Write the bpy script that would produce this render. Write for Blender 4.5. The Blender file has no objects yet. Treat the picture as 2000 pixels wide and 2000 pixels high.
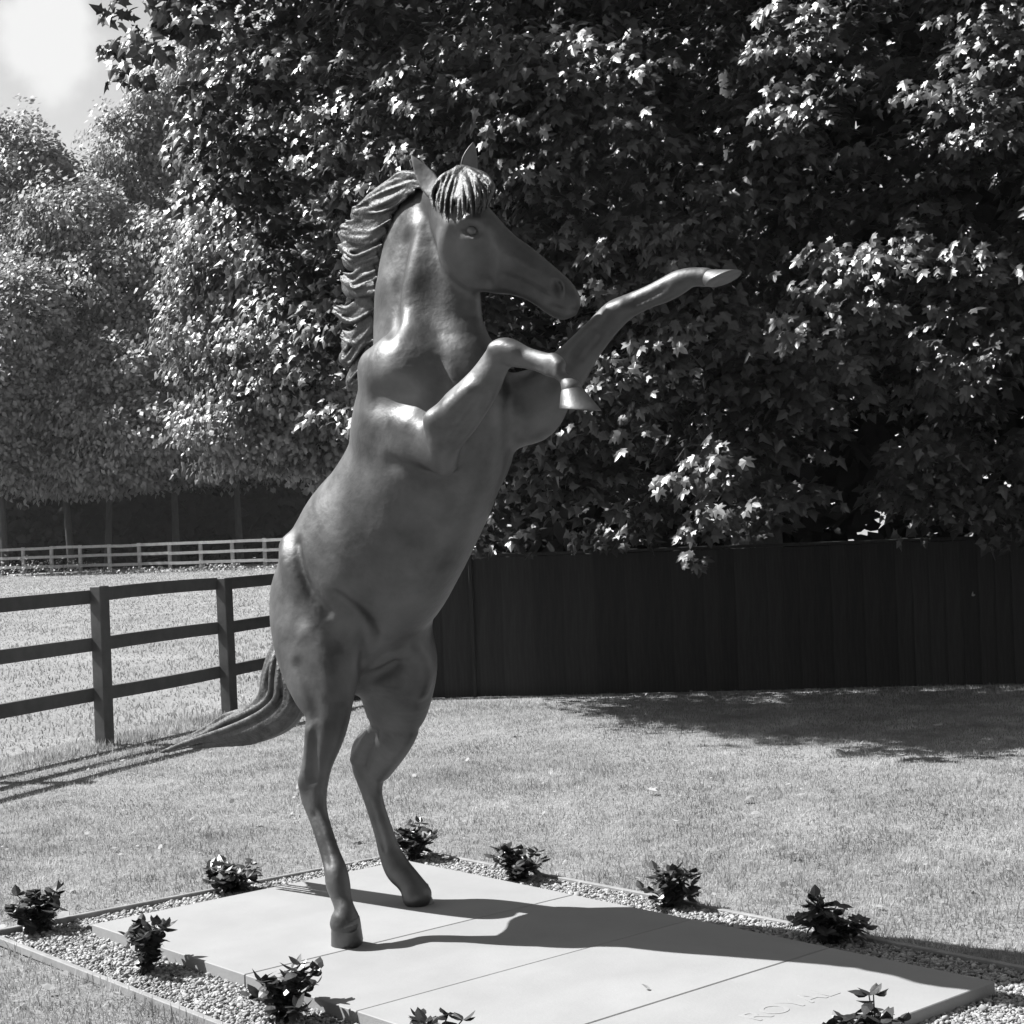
import bpy, math, random
import numpy as np
from mathutils import Vector, Matrix

rng = np.random.default_rng(7)
random.seed(7)
scene = bpy.context.scene
COL = scene.collection

# ------------------------------------------------------------------ camera
FPX, PITCH, ROLL, CAMH = 3294.7, 0.00435, -0.0397, 1.651     # focal length in pixels of a 2000 px frame
cp, sp, cr, sr = math.cos(PITCH), math.sin(PITCH), math.cos(ROLL), math.sin(ROLL)
FW = np.array([0, cp, sp]); UP0 = np.array([0, -sp, cp]); RT0 = np.array([1.0, 0, 0])
RT = RT0 * cr + UP0 * sr
UP = -RT0 * sr + UP0 * cr
EYE = np.array([0, 0, CAMH])
cam_d = bpy.data.cameras.new('camera')
cam = bpy.data.objects.new('camera', cam_d); COL.objects.link(cam)
M = Matrix.Identity(4)
for i in range(3):
    M[i][0], M[i][1], M[i][2], M[i][3] = RT[i], UP[i], -FW[i], EYE[i]
cam.matrix_world = M
cam_d.sensor_width = 36; cam_d.lens = 36 * FPX / 2000
cam_d.clip_end = 1500
scene.camera = cam

# ------------------------------------------------------------------ light
SUN_DIR = np.array([0.84, -0.21, -1.0]); SUN_DIR /= np.linalg.norm(SUN_DIR)   # direction the light travels
sd = bpy.data.lights.new('sun', 'SUN'); sd.energy = 5.0; sd.angle = math.radians(0.5); sd.color = (1, 1, 1)
sun = bpy.data.objects.new('sun', sd); COL.objects.link(sun)
sun.rotation_euler = Vector(SUN_DIR).to_track_quat('-Z', 'Y').to_euler()
world = bpy.data.worlds.new('World'); scene.world = world; world.use_nodes = True
wt = world.node_tree; wn = wt.nodes; wl = wt.links
for n in list(wn): wn.remove(n)
w_out = wn.new('ShaderNodeOutputWorld'); w_bg = wn.new('ShaderNodeBackground')
w_sky = wn.new('ShaderNodeTexSky'); w_sky.sky_type = 'NISHITA'; w_sky.sun_disc = False
w_sky.dust_density = 0.3
w_sky.sun_elevation = math.asin(-SUN_DIR[2])
w_sky.sun_rotation = math.atan2(-SUN_DIR[0], -SUN_DIR[1])
w_bw = wn.new('ShaderNodeRGBToBW')                      # the photograph is black and white
w_co = wn.new('ShaderNodeTexCoord')
w_map = wn.new('ShaderNodeMapping'); w_map.inputs['Scale'].default_value = (1, 1, 1.6)
w_map.inputs['Location'].default_value = (0.0, 0.0, 0.0)
w_no = wn.new('ShaderNodeTexNoise'); w_no.inputs['Scale'].default_value = 5.5; w_no.inputs['Detail'].default_value = 6
w_no.inputs['Roughness'].default_value = 0.52
w_ramp = wn.new('ShaderNodeValToRGB')
w_ramp.color_ramp.elements[0].position = 0.53; w_ramp.color_ramp.elements[1].position = 0.70
w_mix = wn.new('ShaderNodeMix'); w_mix.data_type = 'FLOAT'
w_mix.inputs['B'].default_value = 5.0                   # sunlit cloud
wl.new(w_sky.outputs[0], w_bw.inputs[0]); wl.new(w_co.outputs['Generated'], w_map.inputs[0])
wl.new(w_map.outputs[0], w_no.inputs['Vector']); wl.new(w_no.outputs[0], w_ramp.inputs[0])

# one large cumulus in view, its rim broken up by the same noise
CUM = np.array([-0.2438, 0.9299, 0.2754]); CUM /= np.linalg.norm(CUM)
w_dst = wn.new('ShaderNodeVectorMath'); w_dst.operation = 'DISTANCE'; w_dst.inputs[1].default_value = list(CUM)
w_nrm = wn.new('ShaderNodeVectorMath'); w_nrm.operation = 'NORMALIZE'
w_no2 = wn.new('ShaderNodeTexNoise'); w_no2.inputs['Scale'].default_value = 26; w_no2.inputs['Detail'].default_value = 5
wl.new(w_co.outputs['Generated'], w_nrm.inputs[0]); wl.new(w_nrm.outputs[0], w_dst.inputs[0]); wl.new(w_nrm.outputs[0], w_no2.inputs['Vector'])
w_off = wn.new('ShaderNodeMath'); w_off.operation = 'MULTIPLY_ADD'; w_off.inputs[1].default_value = 0.055; wl.new(w_no2.outputs[0], w_off.inputs[0]); wl.new(w_dst.outputs['Value'], w_off.inputs[2])
w_mr = wn.new('ShaderNodeMapRange'); w_mr.interpolation_type = 'SMOOTHSTEP'
w_mr.inputs['From Min'].default_value = 0.066; w_mr.inputs['From Max'].default_value = 0.047
w_mr.inputs['To Min'].default_value = 0; w_mr.inputs['To Max'].default_value = 1
wl.new(w_off.outputs[0], w_mr.inputs['Value'])
w_max = wn.new('ShaderNodeMath'); w_max.operation = 'MAXIMUM'; wl.new(w_ramp.outputs[0], w_max.inputs[0]); wl.new(w_mr.outputs[0], w_max.inputs[1])
wl.new(w_max.outputs[0], w_mix.inputs['Factor']); wl.new(w_bw.outputs[0], w_mix.inputs['A'])
wl.new(w_mix.outputs[0], w_bg.inputs[0]); w_bg.inputs[1].default_value = 0.075
wl.new(w_bg.outputs[0], w_out.inputs[0])

scene.view_settings.view_transform = 'Standard'
scene.view_settings.look = 'None'
scene.view_settings.gamma = 1
scene.view_settings.exposure = 1.25
scene.render.engine = 'CYCLES'
scene.cycles.max_bounces = 6
scene.cycles.transparent_max_bounces = 4

# ------------------------------------------------------------------ helpers
def ray(px, py):
    return FW + RT * (px - 1000) / FPX - UP * (py - 1000) / FPX
def on_z(px, py, z=0.0):
    d = ray(px, py); return EYE + d * (z - EYE[2]) / d[2]
def on_y(px, py, y):
    d = ray(px, py); return EYE + d * y / d[1]

def new_mesh(name, V, F, mat=None, smooth=False):
    """V (n,3) array; F a list of index arrays, each (k, 3) or (k, 4)"""
    me = bpy.data.meshes.new(name)
    V = np.asarray(V, dtype=np.float32)
    if not isinstance(F, list): F = [F]
    F = [np.asarray(f, dtype=np.int32) for f in F if len(f)]
    nl = sum(f.size for f in F); nf = sum(len(f) for f in F)
    me.vertices.add(len(V)); me.vertices.foreach_set('co', V.ravel())
    me.loops.add(nl); me.loops.foreach_set('vertex_index', np.concatenate([f.ravel() for f in F]))
    me.polygons.add(nf)
    tot = np.concatenate([np.full(len(f), f.shape[1], dtype=np.int32) for f in F])
    st = np.concatenate([[0], np.cumsum(tot)[:-1]]).astype(np.int32)
    me.polygons.foreach_set('loop_start', st)
    me.update(calc_edges=True); me.validate()
    me.polygons.foreach_set('use_smooth', np.full(len(me.polygons), bool(smooth), dtype=bool))
    if mat: me.materials.append(mat)
    return me
def obj(name, me, parent=None, loc=None, rot=None, scale=None):
    o = bpy.data.objects.new(name, me); COL.objects.link(o)
    if parent: o.parent = parent
    if loc is not None: o.location = [float(c) for c in loc]
    if rot is not None: o.rotation_euler = rot
    if scale is not None: o.scale = scale
    return o
def empty(name, loc=(0, 0, 0), rz=0.0):
    o = obj(name, None, loc=loc, rot=(0, 0, rz)); o.empty_display_size = 0.1
    return o
def tag(o, label=None, cat=None, group=None, kind=None):
    if label: o['label'] = label
    if cat: o['category'] = cat
    if group: o['group'] = group
    if kind: o['kind'] = kind
    return o

class MB:
    """collects shapes into one mesh"""
    def __init__(s): s.V = []; s.Q = []; s.T = []; s.n = 0
    def add(s, V, Q=None, T=None):
        V = np.asarray(V, float)
        if Q is not None and len(Q): s.Q.append(np.asarray(Q) + s.n)
        if T is not None and len(T): s.T.append(np.asarray(T) + s.n)
        s.V.append(V); s.n += len(V)
    def box(s, c, h, R=None, bevel=0.0):
        c = np.asarray(c, float); h = np.asarray(h, float)
        R = np.eye(3) if R is None else np.asarray(R)
        b = bevel
        if b <= 0:
            P = np.array([[x, y, z] for x in (-1, 1) for y in (-1, 1) for z in (-1, 1)]) * h
            Q = [[0, 1, 3, 2], [4, 6, 7, 5], [0, 4, 5, 1], [2, 3, 7, 6], [0, 2, 6, 4], [1, 5, 7, 3]]
            s.add(P @ R.T + c, Q); return
        # bevelled: 24 vertices, three per corner
        P = []; idx = {}
        for x in (-1, 1):
            for y in (-1, 1):
                for z in (-1, 1):
                    for a in range(3):
                        v = np.array([x, y, z]) * (h - b); v[a] = (x, y, z)[a] * h[a]
                        idx[(x, y, z, a)] = len(P); P.append(v)
        Q = []; T = []
        for a in range(3):
            o1, o2 = [(1, 2), (2, 0), (0, 1)][a]
            for sg in (-1, 1):
                f = []
                for p, q in ((-1, -1), (1, -1), (1, 1), (-1, 1)):
                    k = [0, 0, 0]; k[a] = sg; k[o1] = p; k[o2] = q; f.append(idx[(*k, a)])
                Q.append(f if sg > 0 else f[::-1])
        for a in range(3):                      # edges along axis a
            o1, o2 = [(1, 2), (2, 0), (0, 1)][a]
            for p in (-1, 1):
                for q in (-1, 1):
                    def k(sg, w):
                        t = [0, 0, 0]; t[a] = sg; t[o1] = p; t[o2] = q; return idx[(*t, w)]
                    f = [k(-1, o1), k(1, o1), k(1, o2), k(-1, o2)]
                    Q.append(f if p * q < 0 else f[::-1])
        for x in (-1, 1):
            for y in (-1, 1):
                for z in (-1, 1):
                    f = [idx[(x, y, z, 0)], idx[(x, y, z, 1)], idx[(x, y, z, 2)]]
                    T.append(f if x * y * z > 0 else f[::-1])
        s.add(np.array(P) @ R.T + c, Q, T)
    def tube(s, pts, radii, n=8, flat=None, cap=True):
        pts = np.asarray(pts, float); radii = np.asarray(radii, float)
        m = len(pts)
        tang = np.gradient(pts, axis=0); tang /= np.linalg.norm(tang, axis=1)[:, None] + 1e-12
        ref = np.array([0, 0, 1.0]) if abs(tang[0][2]) < 0.9 else np.array([1.0, 0, 0])
        e1 = np.cross(tang[0], ref); e1 /= np.linalg.norm(e1)
        V = []
        ang = np.arange(n) * 2 * math.pi / n
        for i in range(m):
            e1 = e1 - tang[i] * (e1 @ tang[i]); e1 /= np.linalg.norm(e1)
            if flat is not None:
                e = flat[i] - tang[i] * (flat[i] @ tang[i]); e1 = e / np.linalg.norm(e)
            e2 = np.cross(tang[i], e1)
            ra, rb = (radii[i], radii[i]) if radii.ndim == 1 else radii[i]
            V.append(pts[i] + np.cos(ang)[:, None] * e1 * ra + np.sin(ang)[:, None] * e2 * rb)
        V = np.concatenate(V)
        i = np.arange(m - 1)[:, None] * n; j = np.arange(n)[None, :]; k = (j + 1) % n
        Q = np.stack([i + j, i + k, i + n + k, i + n + j], -1).reshape(-1, 4)
        T = []
        if cap:
            V = np.concatenate([V, pts[:1], pts[-1:]])
            jj = np.arange(n); kk = (jj + 1) % n
            T = np.concatenate([np.stack([np.full(n, m * n), kk, jj], -1),
                                np.stack([np.full(n, m * n + 1), (m - 1) * n + jj, (m - 1) * n + kk], -1)])
        s.add(V, Q, T)
    def mesh(s, name, mat, smooth=False):
        F = []
        if s.Q: F.append(np.concatenate(s.Q))
        if s.T: F.append(np.concatenate(s.T))
        return new_mesh(name, np.concatenate(s.V), F, mat, smooth)

# ------------------------------------------------------------------ materials (all neutral greys: the photograph is black and white)
def mat(name, lo, hi, scale=5.0, rough=0.7, detail=5.0, metallic=0.0, bump=0.0, bump_scale=None, spec=0.5,
        stretch=None, rough_var=0.0, transl=0.0, per_object=0.0, big=None, contrast=(0.3, 0.7), coat=0.0):
    m = bpy.data.materials.new(name); m.use_nodes = True
    t = m.node_tree; N = t.nodes; L = t.links
    b = N['Principled BSDF']; out = N['Material Output']
    co = N.new('ShaderNodeTexCoord'); vec = co.outputs['Object']
    if stretch:
        mp = N.new('ShaderNodeMapping'); mp.inputs['Scale'].default_value = stretch
        L.new(vec, mp.inputs[0]); vec = mp.outputs[0]
    no = N.new('ShaderNodeTexNoise'); no.inputs['Scale'].default_value = scale; no.inputs['Detail'].default_value = detail
    no.inputs['Roughness'].default_value = 0.6
    L.new(vec, no.inputs['Vector'])
    mr = N.new('ShaderNodeMapRange'); mr.inputs['From Min'].default_value = contrast[0]; mr.inputs['From Max'].default_value = contrast[1]
    mr.inputs['To Min'].default_value = lo; mr.inputs['To Max'].default_value = hi
    L.new(no.outputs[0], mr.inputs['Value']); val = mr.outputs[0]
    if big:                                  # (scale, amount): slow variation
        nb = N.new('ShaderNodeTexNoise'); nb.inputs['Scale'].default_value = big[0]; nb.inputs['Detail'].default_value = 3
        L.new(co.outputs['Object'], nb.inputs['Vector'])
        mb = N.new('ShaderNodeMapRange'); mb.inputs['From Min'].default_value = 0.3; mb.inputs['From Max'].default_value = 0.7
        mb.inputs['To Min'].default_value = 1 - big[1]; mb.inputs['To Max'].default_value = 1 + big[1]
        L.new(nb.outputs[0], mb.inputs['Value'])
        mu = N.new('ShaderNodeMath'); mu.operation = 'MULTIPLY'; L.new(val, mu.inputs[0]); L.new(mb.outputs[0], mu.inputs[1]); val = mu.outputs[0]
    if per_object:
        oi = N.new('ShaderNodeObjectInfo')
        mo = N.new('ShaderNodeMapRange'); mo.inputs['To Min'].default_value = 1 - per_object; mo.inputs['To Max'].default_value = 1 + per_object
        L.new(oi.outputs['Random'], mo.inputs['Value'])
        mu = N.new('ShaderNodeMath'); mu.operation = 'MULTIPLY'; L.new(val, mu.inputs[0]); L.new(mo.outputs[0], mu.inputs[1]); val = mu.outputs[0]
    cc = N.new('ShaderNodeCombineColor')
    for i in range(3): L.new(val, cc.inputs[i])
    L.new(cc.outputs[0], b.inputs['Base Color'])
    b.inputs['Roughness'].default_value = rough; b.inputs['Metallic'].default_value = metallic
    b.inputs['Specular IOR Level'].default_value = spec
    if coat: b.inputs['Coat Weight'].default_value = coat; b.inputs['Coat Roughness'].default_value = 0.25
    if rough_var:
        rr = N.new('ShaderNodeMapRange'); rr.inputs['From Min'].default_value = 0.3; rr.inputs['From Max'].default_value = 0.7
        rr.inputs['To Min'].default_value = rough - rough_var; rr.inputs['To Max'].default_value = rough + rough_var
        L.new(no.outputs[0], rr.inputs['Value']); L.new(rr.outputs[0], b.inputs['Roughness'])
    if bump:
        nb2 = no
        if bump_scale:
            nb2 = N.new('ShaderNodeTexNoise'); nb2.inputs['Scale'].default_value = bump_scale; nb2.inputs['Detail'].default_value = 4
            L.new(vec, nb2.inputs['Vector'])
        bp = N.new('ShaderNodeBump'); bp.inputs['Strength'].default_value = 1.0; bp.inputs['Distance'].default_value = bump
        L.new(nb2.outputs[0], bp.inputs['Height']); L.new(bp.outputs[0], b.inputs['Normal'])
    if transl:
        tr = N.new('ShaderNodeBsdfTranslucent'); L.new(cc.outputs[0], tr.inputs[0])
        mx = N.new('ShaderNodeMixShader'); mx.inputs[0].default_value = transl
        L.new(b.outputs[0], mx.inputs[1]); L.new(tr.outputs[0], mx.inputs[2]); L.new(mx.outputs[0], out.inputs[0])
    return m

M_BRONZE = mat('bronze', 0.055, 0.140, scale=5.5, rough=0.52, metallic=0.85, bump=0.0032, bump_scale=22, rough_var=0.13, big=(1.6, 0.3), spec=0.5, detail=9)
M_HAIR = mat('bronze_hair', 0.04, 0.12, scale=18, rough=0.56, metallic=0.8, bump=0.005, bump_scale=80, rough_var=0.1, spec=0.7)
M_HOOF = mat('bronze_hoof', 0.08, 0.15, scale=9, rough=0.52, metallic=0.85, bump=0.002, bump_scale=30, rough_var=0.08, spec=0.8)
M_STONE = mat('pale_stone', 0.225, 0.262, scale=3.0, rough=0.75, bump=0.0008, bump_scale=90, per_object=0.025, big=(0.9, 0.04), spec=0.3, detail=9)
M_MORTAR = mat('stone_bedding', 0.05, 0.08, scale=20, rough=0.95)
M_GRAVEL = mat('gravel', 0.22, 0.62, scale=38, rough=0.85, detail=2)
M_SOIL = mat('soil', 0.05, 0.10, scale=30, rough=0.95, bump=0.01)
M_EDGE = mat('edging_timber', 0.16, 0.25, scale=14, rough=0.8, bump=0.002)
M_LAWN = mat('lawn_soil', 0.13, 0.24, scale=26, rough=0.95, detail=8, bump=0.02, big=(0.5, 0.2))
M_GRASS = mat('grass_blades', 0.19, 0.50, scale=1.6, rough=0.6, transl=0.42, detail=8, big=(7.0, 0.28), spec=0.3)
M_RAIL = mat('dark_fence_timber', 0.050, 0.085, scale=9, rough=0.65, bump=0.002, per_object=0.12)
M_BOARD = mat('board_fence_timber', 0.021, 0.034, scale=5, rough=0.8, bump=0.003, stretch=(8, 8, 0.6), per_object=0.22, spec=0.25)
M_FARRAIL = mat('weathered_fence_timber', 0.20, 0.32, scale=5, rough=0.8, per_object=0.15)
M_BARK = mat('bark', 0.02, 0.045, scale=8, rough=0.9, bump=0.02, stretch=(1, 1, 0.3))
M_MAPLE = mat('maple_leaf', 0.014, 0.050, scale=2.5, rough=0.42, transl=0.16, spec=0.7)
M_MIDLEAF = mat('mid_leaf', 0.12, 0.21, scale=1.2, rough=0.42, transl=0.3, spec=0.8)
M_FARLEAF = mat('far_leaf', 0.15, 0.26, scale=0.5, rough=0.5, transl=0.35, spec=0.6)
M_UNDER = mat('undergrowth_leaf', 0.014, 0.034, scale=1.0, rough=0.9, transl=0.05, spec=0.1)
M_PLANT = mat('bedding_leaf', 0.02, 0.045, scale=12, rough=0.36, transl=0.05, spec=0.55, per_object=0.45)
M_STEM = mat('plant_stem', 0.02, 0.04, scale=12, rough=0.6)
M_DRY = mat('dry_leaf', 0.20, 0.36, scale=18, rough=0.7, transl=0.2, per_object=0.3)
def catmull(P, sub):
    P = np.asarray(P, float); Q = np.concatenate([[2 * P[0] - P[1]], P, [2 * P[-1] - P[-2]]]); out = []
    for i in range(len(P) - 1):
        p0, p1, p2, p3 = Q[i:i + 4]
        for t in np.arange(sub) / sub:
            out.append(0.5 * (2 * p1 + (p2 - p0) * t + (2 * p0 - 5 * p1 + 4 * p2 - p3) * t * t + (3 * p1 - p0 - 3 * p2 + p3) * t ** 3))
    out.append(P[-1]); return np.array(out)

# ------------------------------------------------------------------ ground
mb = MB(); n = 60
xs = np.concatenate([np.linspace(-300, -12, 12), np.linspace(-10, 10, 36), np.linspace(12, 300, 12)])
ys = np.concatenate([np.linspace(-150, 0, 8), np.linspace(1, 26, 40), np.linspace(30, 500, 20)])
X, Y = np.meshgrid(xs, ys, indexing='ij')
Vg = np.stack([X, Y, np.zeros_like(X)], -1).reshape(-1, 3); a, b = len(xs), len(ys)
i = np.arange(a - 1)[:, None] * b; j = np.arange(b - 1)[None]
mb.add(Vg, np.stack([i + j, i + b + j, i + b + j + 1, i + j + 1], -1).reshape(-1, 4))
tag(obj('ground', mb.mesh('ground', M_LAWN)), kind='structure')

# ------------------------------------------------------------------ plinth, gravel bed, edging
PB = np.array([-0.5707, 7.9803]); TH = -0.8506
D1 = np.array([math.cos(TH), math.sin(TH)]); D2 = np.array([D1[1], -D1[0]])
PL, PW, BED = 3.1908, 1.6179, 0.305
def pl(a, b, z=0.0):
    """point a metres along the long side and b along the short side, from the back corner"""
    p = PB + D1 * a + D2 * b; return np.array([p[0], p[1], z])
R_PL = np.array([[D1[0], -D2[0], 0], [D1[1], -D2[1], 0], [0, 0, 1.0]])          # columns: long side, minus short side, up
PC = pl(PL / 2, PW / 2)
plinth = empty('stone_plinth', PC)
tag(plinth, 'pale smooth stone plinth of four slabs under the horse', 'plinth')
mb = MB(); mb.box((0, 0, 0.015), (PL / 2 - .02, PW / 2 - .02, 0.014), R_PL)
obj('bedding', mb.mesh('bedding', M_MORTAR), plinth)
cuts = [0, .364 * PL, .5764 * PL, .7866 * PL, PL]
for i in range(4):
    a0, a1 = cuts[i] + (.0022 if i else 0), cuts[i + 1] - (.0022 if i < 3 else 0)
    mb = MB(); hz = (0.0625 - 0.004) / 2
    mb.box((0, 0, 0), ((a1 - a0) / 2, PW / 2, hz), R_PL, bevel=0.003)
    c = pl((a0 + a1) / 2, PW / 2, 0.004 + hz + (0, -.0006, .0004, -.0004)[i]) - PC
    o = obj('slab', mb.mesh('slab', M_STONE), plinth, loc=c)
    last = o
# lettering carved near the end of the last slab (reads from the lower left to the upper right)
cu = bpy.data.curves.new('lettering', 'FONT'); cu.body = 'ROYAL'; cu.size = 0.128; cu.extrude = 0.0004; cu.space_character = 1.02
cu.align_x = 'CENTER'; cu.align_y = 'CENTER'; cu.bevel_depth = 0.0005
tmp = bpy.data.objects.new('tmp', cu); COL.objects.link(tmp)
dg = bpy.context.evaluated_depsgraph_get(); me = bpy.data.meshes.new_from_object(tmp.evaluated_get(dg)); me.name = 'lettering'
bpy.data.objects.remove(tmp); me.materials.clear(); me.materials.append(M_STONE)
q = on_z(1545, 1962, 0.0625) - PC; q[2] = 0.0627
obj('lettering', me, plinth, loc=q, rot=(0, 0, math.atan2(-D2[1], -D2[0])))

# gravel
bedm = MB(); hb = BED
bedm.box((PC[0], PC[1], 0.0045), (PL / 2 + hb, PW / 2 + hb, 0.004), R_PL)
o = obj('bed_soil', bedm.mesh('bed_soil', M_SOIL)); tag(o, kind='structure')
ico = []
ph = (1 + 5 ** .5) / 2
IV = np.array([[-1, ph, 0], [1, ph, 0], [-1, -ph, 0], [1, -ph, 0], [0, -1, ph], [0, 1, ph], [0, -1, -ph], [0, 1, -ph], [ph, 0, -1], [ph, 0, 1], [-ph, 0, -1], [-ph, 0, 1]]) / math.hypot(1, ph)
IF = np.array([[0, 11, 5], [0, 5, 1], [0, 1, 7], [0, 7, 10], [0, 10, 11], [1, 5, 9], [5, 11, 4], [11, 10, 2], [10, 7, 6], [7, 1, 8], [3, 9, 4], [3, 4, 2], [3, 2, 6], [3, 6, 8], [3, 8, 9], [4, 9, 5], [2, 4, 11], [6, 2, 10], [8, 6, 7], [9, 8, 1]])
N = 46000
a = rng.uniform(-hb, PL + hb, N * 4); b = rng.uniform(-hb, PW + hb, N * 4)
ok = ~((a > 0.004) & (a < PL - .004) & (b > .004) & (b < PW - .004)) & (a > -hb + .01) & (b > -hb + .01) & (a < PL + hb - .01) & (b < PW + hb - .01)
p = PB + np.outer(a, D1) + np.outer(b, D2)
# keep what the camera can see
vis = (p[:, 1] > 4.2) & (np.abs(p[:, 0]) < p[:, 1] * .33 + .2)
ok &= vis; a, b, p = a[ok][:N], b[ok][:N], p[ok][:N]; N = len(p)
sz = rng.lognormal(math.log(.0062), .34, N)
S3 = sz[:, None] * rng.uniform(.65, 1.25, (N, 3)) * np.array([1, 1, .75])
th = rng.uniform(0, 6.28, N); c_, s_ = np.cos(th), np.sin(th)
tl = rng.normal(0, .5, (N, 2))
PV = IV[None] * (1 + rng.normal(0, .12, (N, 12, 1))) * S3[:, None]
PV = np.stack([PV[..., 0] * c_[:, None] - PV[..., 1] * s_[:, None], PV[..., 0] * s_[:, None] + PV[..., 1] * c_[:, None], PV[..., 2] + PV[..., 0] * tl[:, :1] * .5 + PV[..., 1] * tl[:, 1:] * .5], -1)
PV += np.stack([p[:, 0], p[:, 1], .009 + rng.uniform(0, .012, N)], -1)[:, None]
gm = new_mesh('gravel', PV.reshape(-1, 3), (IF[None] + (np.arange(N) * 12)[:, None, None]).reshape(-1, 3), M_GRAVEL, True)
# a shade of its own for every pebble
at = gm.attributes.new('shade', 'FLOAT', 'POINT'); at.data.foreach_set('value', np.repeat(np.clip(rng.normal(.25, .085, N), .07, .48), 12).astype(np.float32))
t_ = M_GRAVEL.node_tree; an = t_.nodes.new('ShaderNodeAttribute'); an.attribute_name = 'shade'
t_.links.new(an.outputs['Fac'], t_.nodes['Principled BSDF'].inputs['Base Color'])
tag(obj('gravel', gm), 'pale loose gravel filling the bed around the plinth', 'gravel', kind='stuff')

edging = empty('bed_edging', PC); tag(edging, 'low pale timber edging framing the gravel bed', 'edging')
ew, eh = .012, .016
segs = [((-hb, -hb), (PL + hb, -hb)), ((PL + hb, -hb), (PL + hb, PW + hb)), ((PL + hb, PW + hb), (-hb, PW + hb)), ((-hb, PW + hb), (-hb, -hb))]
for k, (s0, s1) in enumerate(segs):
    A_, B_ = pl(*s0), pl(*s1); ln = np.linalg.norm(B_ - A_); m = max(1, round(ln / 1.9)); ax = (B_ - A_) / ln
    for i in range(m):
        q0, q1 = A_ + ax * (ln * i / m + (ew if i == 0 else .001)), A_ + ax * (ln * (i + 1) / m - (ew * -1 if i == m - 1 else .001))
        mb = MB(); c = (q0 + q1) / 2; Rk = np.array([[ax[0], -ax[1], 0], [ax[1], ax[0], 0], [0, 0, 1.0]])
        mb.box((0, 0, 0), (np.linalg.norm(q1 - q0) / 2, ew, eh), Rk, bevel=.003)
        o = obj('edge_board', mb.mesh('edge_board', M_EDGE), edging, loc=(c[0] - PC[0], c[1] - PC[1], eh + random.uniform(-.003, .003)))
        o.rotation_euler = (random.uniform(-.01, .01), random.uniform(-.004, .004), random.uniform(-.003, .003))

# ------------------------------------------------------------------ grass
def in_bed(x, y):
    rx, ry = x - PB[0], y - PB[1]; a = rx * D1[0] + ry * D1[1]; b = rx * D2[0] + ry * D2[1]
    return (a > -hb - ew * 1.0) & (a < PL + hb + ew * 1.0) & (b > -hb - ew) & (b < PW + hb + ew)
FP1, FP2 = np.array([-3.2697, 13.2721]), np.array([-2.5779, 14.9835])        # two posts of the paddock fence
FD = (FP2 - FP1); FSP = np.linalg.norm(FD); FD = FD / FSP
def side(x, y): return (x - FP1[0]) * FD[1] - (y - FP1[1]) * FD[0]           # > 0 on the lawn side
def blades(name, x, y, h, w, label, lean=.55):
    n = len(x); az = rng.uniform(0, 6.28, n); ln = np.abs(rng.normal(0, lean, n)); fa = rng.uniform(0, 6.28, n)
    ln = np.minimum(ln, 1.3)
    tip = np.stack([np.cos(az) * np.sin(ln), np.sin(az) * np.sin(ln), np.cos(ln)], -1) * h[:, None]
    sd = np.stack([np.cos(fa), np.sin(fa), np.zeros(n)], -1) * (w / 2)[:, None]
    base = np.stack([x, y, np.full(n, -.002)], -1)
    mid = base + tip * .55 - np.stack([np.zeros(n), np.zeros(n), -h * .06], -1)
    V = np.stack([base - sd, base + sd, mid + sd * .8, mid - sd * .8, base + tip], 1).reshape(-1, 3)
    k = (np.arange(n) * 5)[:, None]
    me = new_mesh(name, V, [k + np.array([[0, 1, 2, 3]]), k + np.array([[3, 2, 4]])], M_GRASS)
    return tag(obj(name, me), label, 'grass', kind='stuff')
def noise2(x, y, f, seed=0):
    r = np.random.default_rng(seed); o = np.zeros_like(x)
    for i in range(6):
        k = r.normal(0, f, 2); o += np.sin(x * k[0] + y * k[1] + r.uniform(0, 6.28))
    return o / 6
def wedge(n, y0, y1, power):
    """points in the camera's wedge of ground, density falling with distance"""
    u = rng.uniform(0, 1, n); q = 2 - power
    y = (y0 ** q + u * (y1 ** q - y0 ** q)) ** (1 / q)
    x = y * rng.uniform(-.335, .335, n); return x, y
x, y = wedge(430000, 4.9, 16.2, 1.0); ok = ~in_bed(x, y) & (side(x, y) > -.4); x, y = x[ok], y[ok]
nz = noise2(x, y, 3.0, 3) + .6 * noise2(x, y, 11., 4)
h = np.clip(rng.normal(.021, .007, len(x)) * (1 + .4 * nz), .008, .06)
near_edge = np.abs(x) * 0
blades('lawn_grass', x, y, h, rng.uniform(.003, .0055, len(x)), 'short mown lawn grass between gravel bed and board fence', .8)
# longer tufts against the bed edging
m_ = 9000; a = rng.uniform(-hb - .09, PL + hb + .09, m_); b = rng.uniform(-hb - .09, PW + hb + .09, m_)
p = PB + np.outer(a, D1) + np.outer(b, D2); ok = ~in_bed(p[:, 0], p[:, 1]); p = p[ok]
tuft = noise2(p[:, 0], p[:, 1], 9., 8) > -.1; p = p[tuft]
blades('edge_grass', p[:, 0], p[:, 1], rng.uniform(.035, .075, len(p)), rng.uniform(.004, .007, len(p)), 'longer uncut grass fringe along the bed edging', .4)
x, y = wedge(190000, 10.5, 76, 1.25); ok = (side(x, y) < -.3); x, y = x[ok], y[ok]
nz = noise2(x, y, 1.2, 5)
blades('paddock_grass', x, y, np.clip(rng.normal(.034, .013, len(x)) * (1 + .5 * nz), .012, .12), .006 + y * .00045, 'rough grass of the paddock beyond the dark rail fence', .6)
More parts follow.
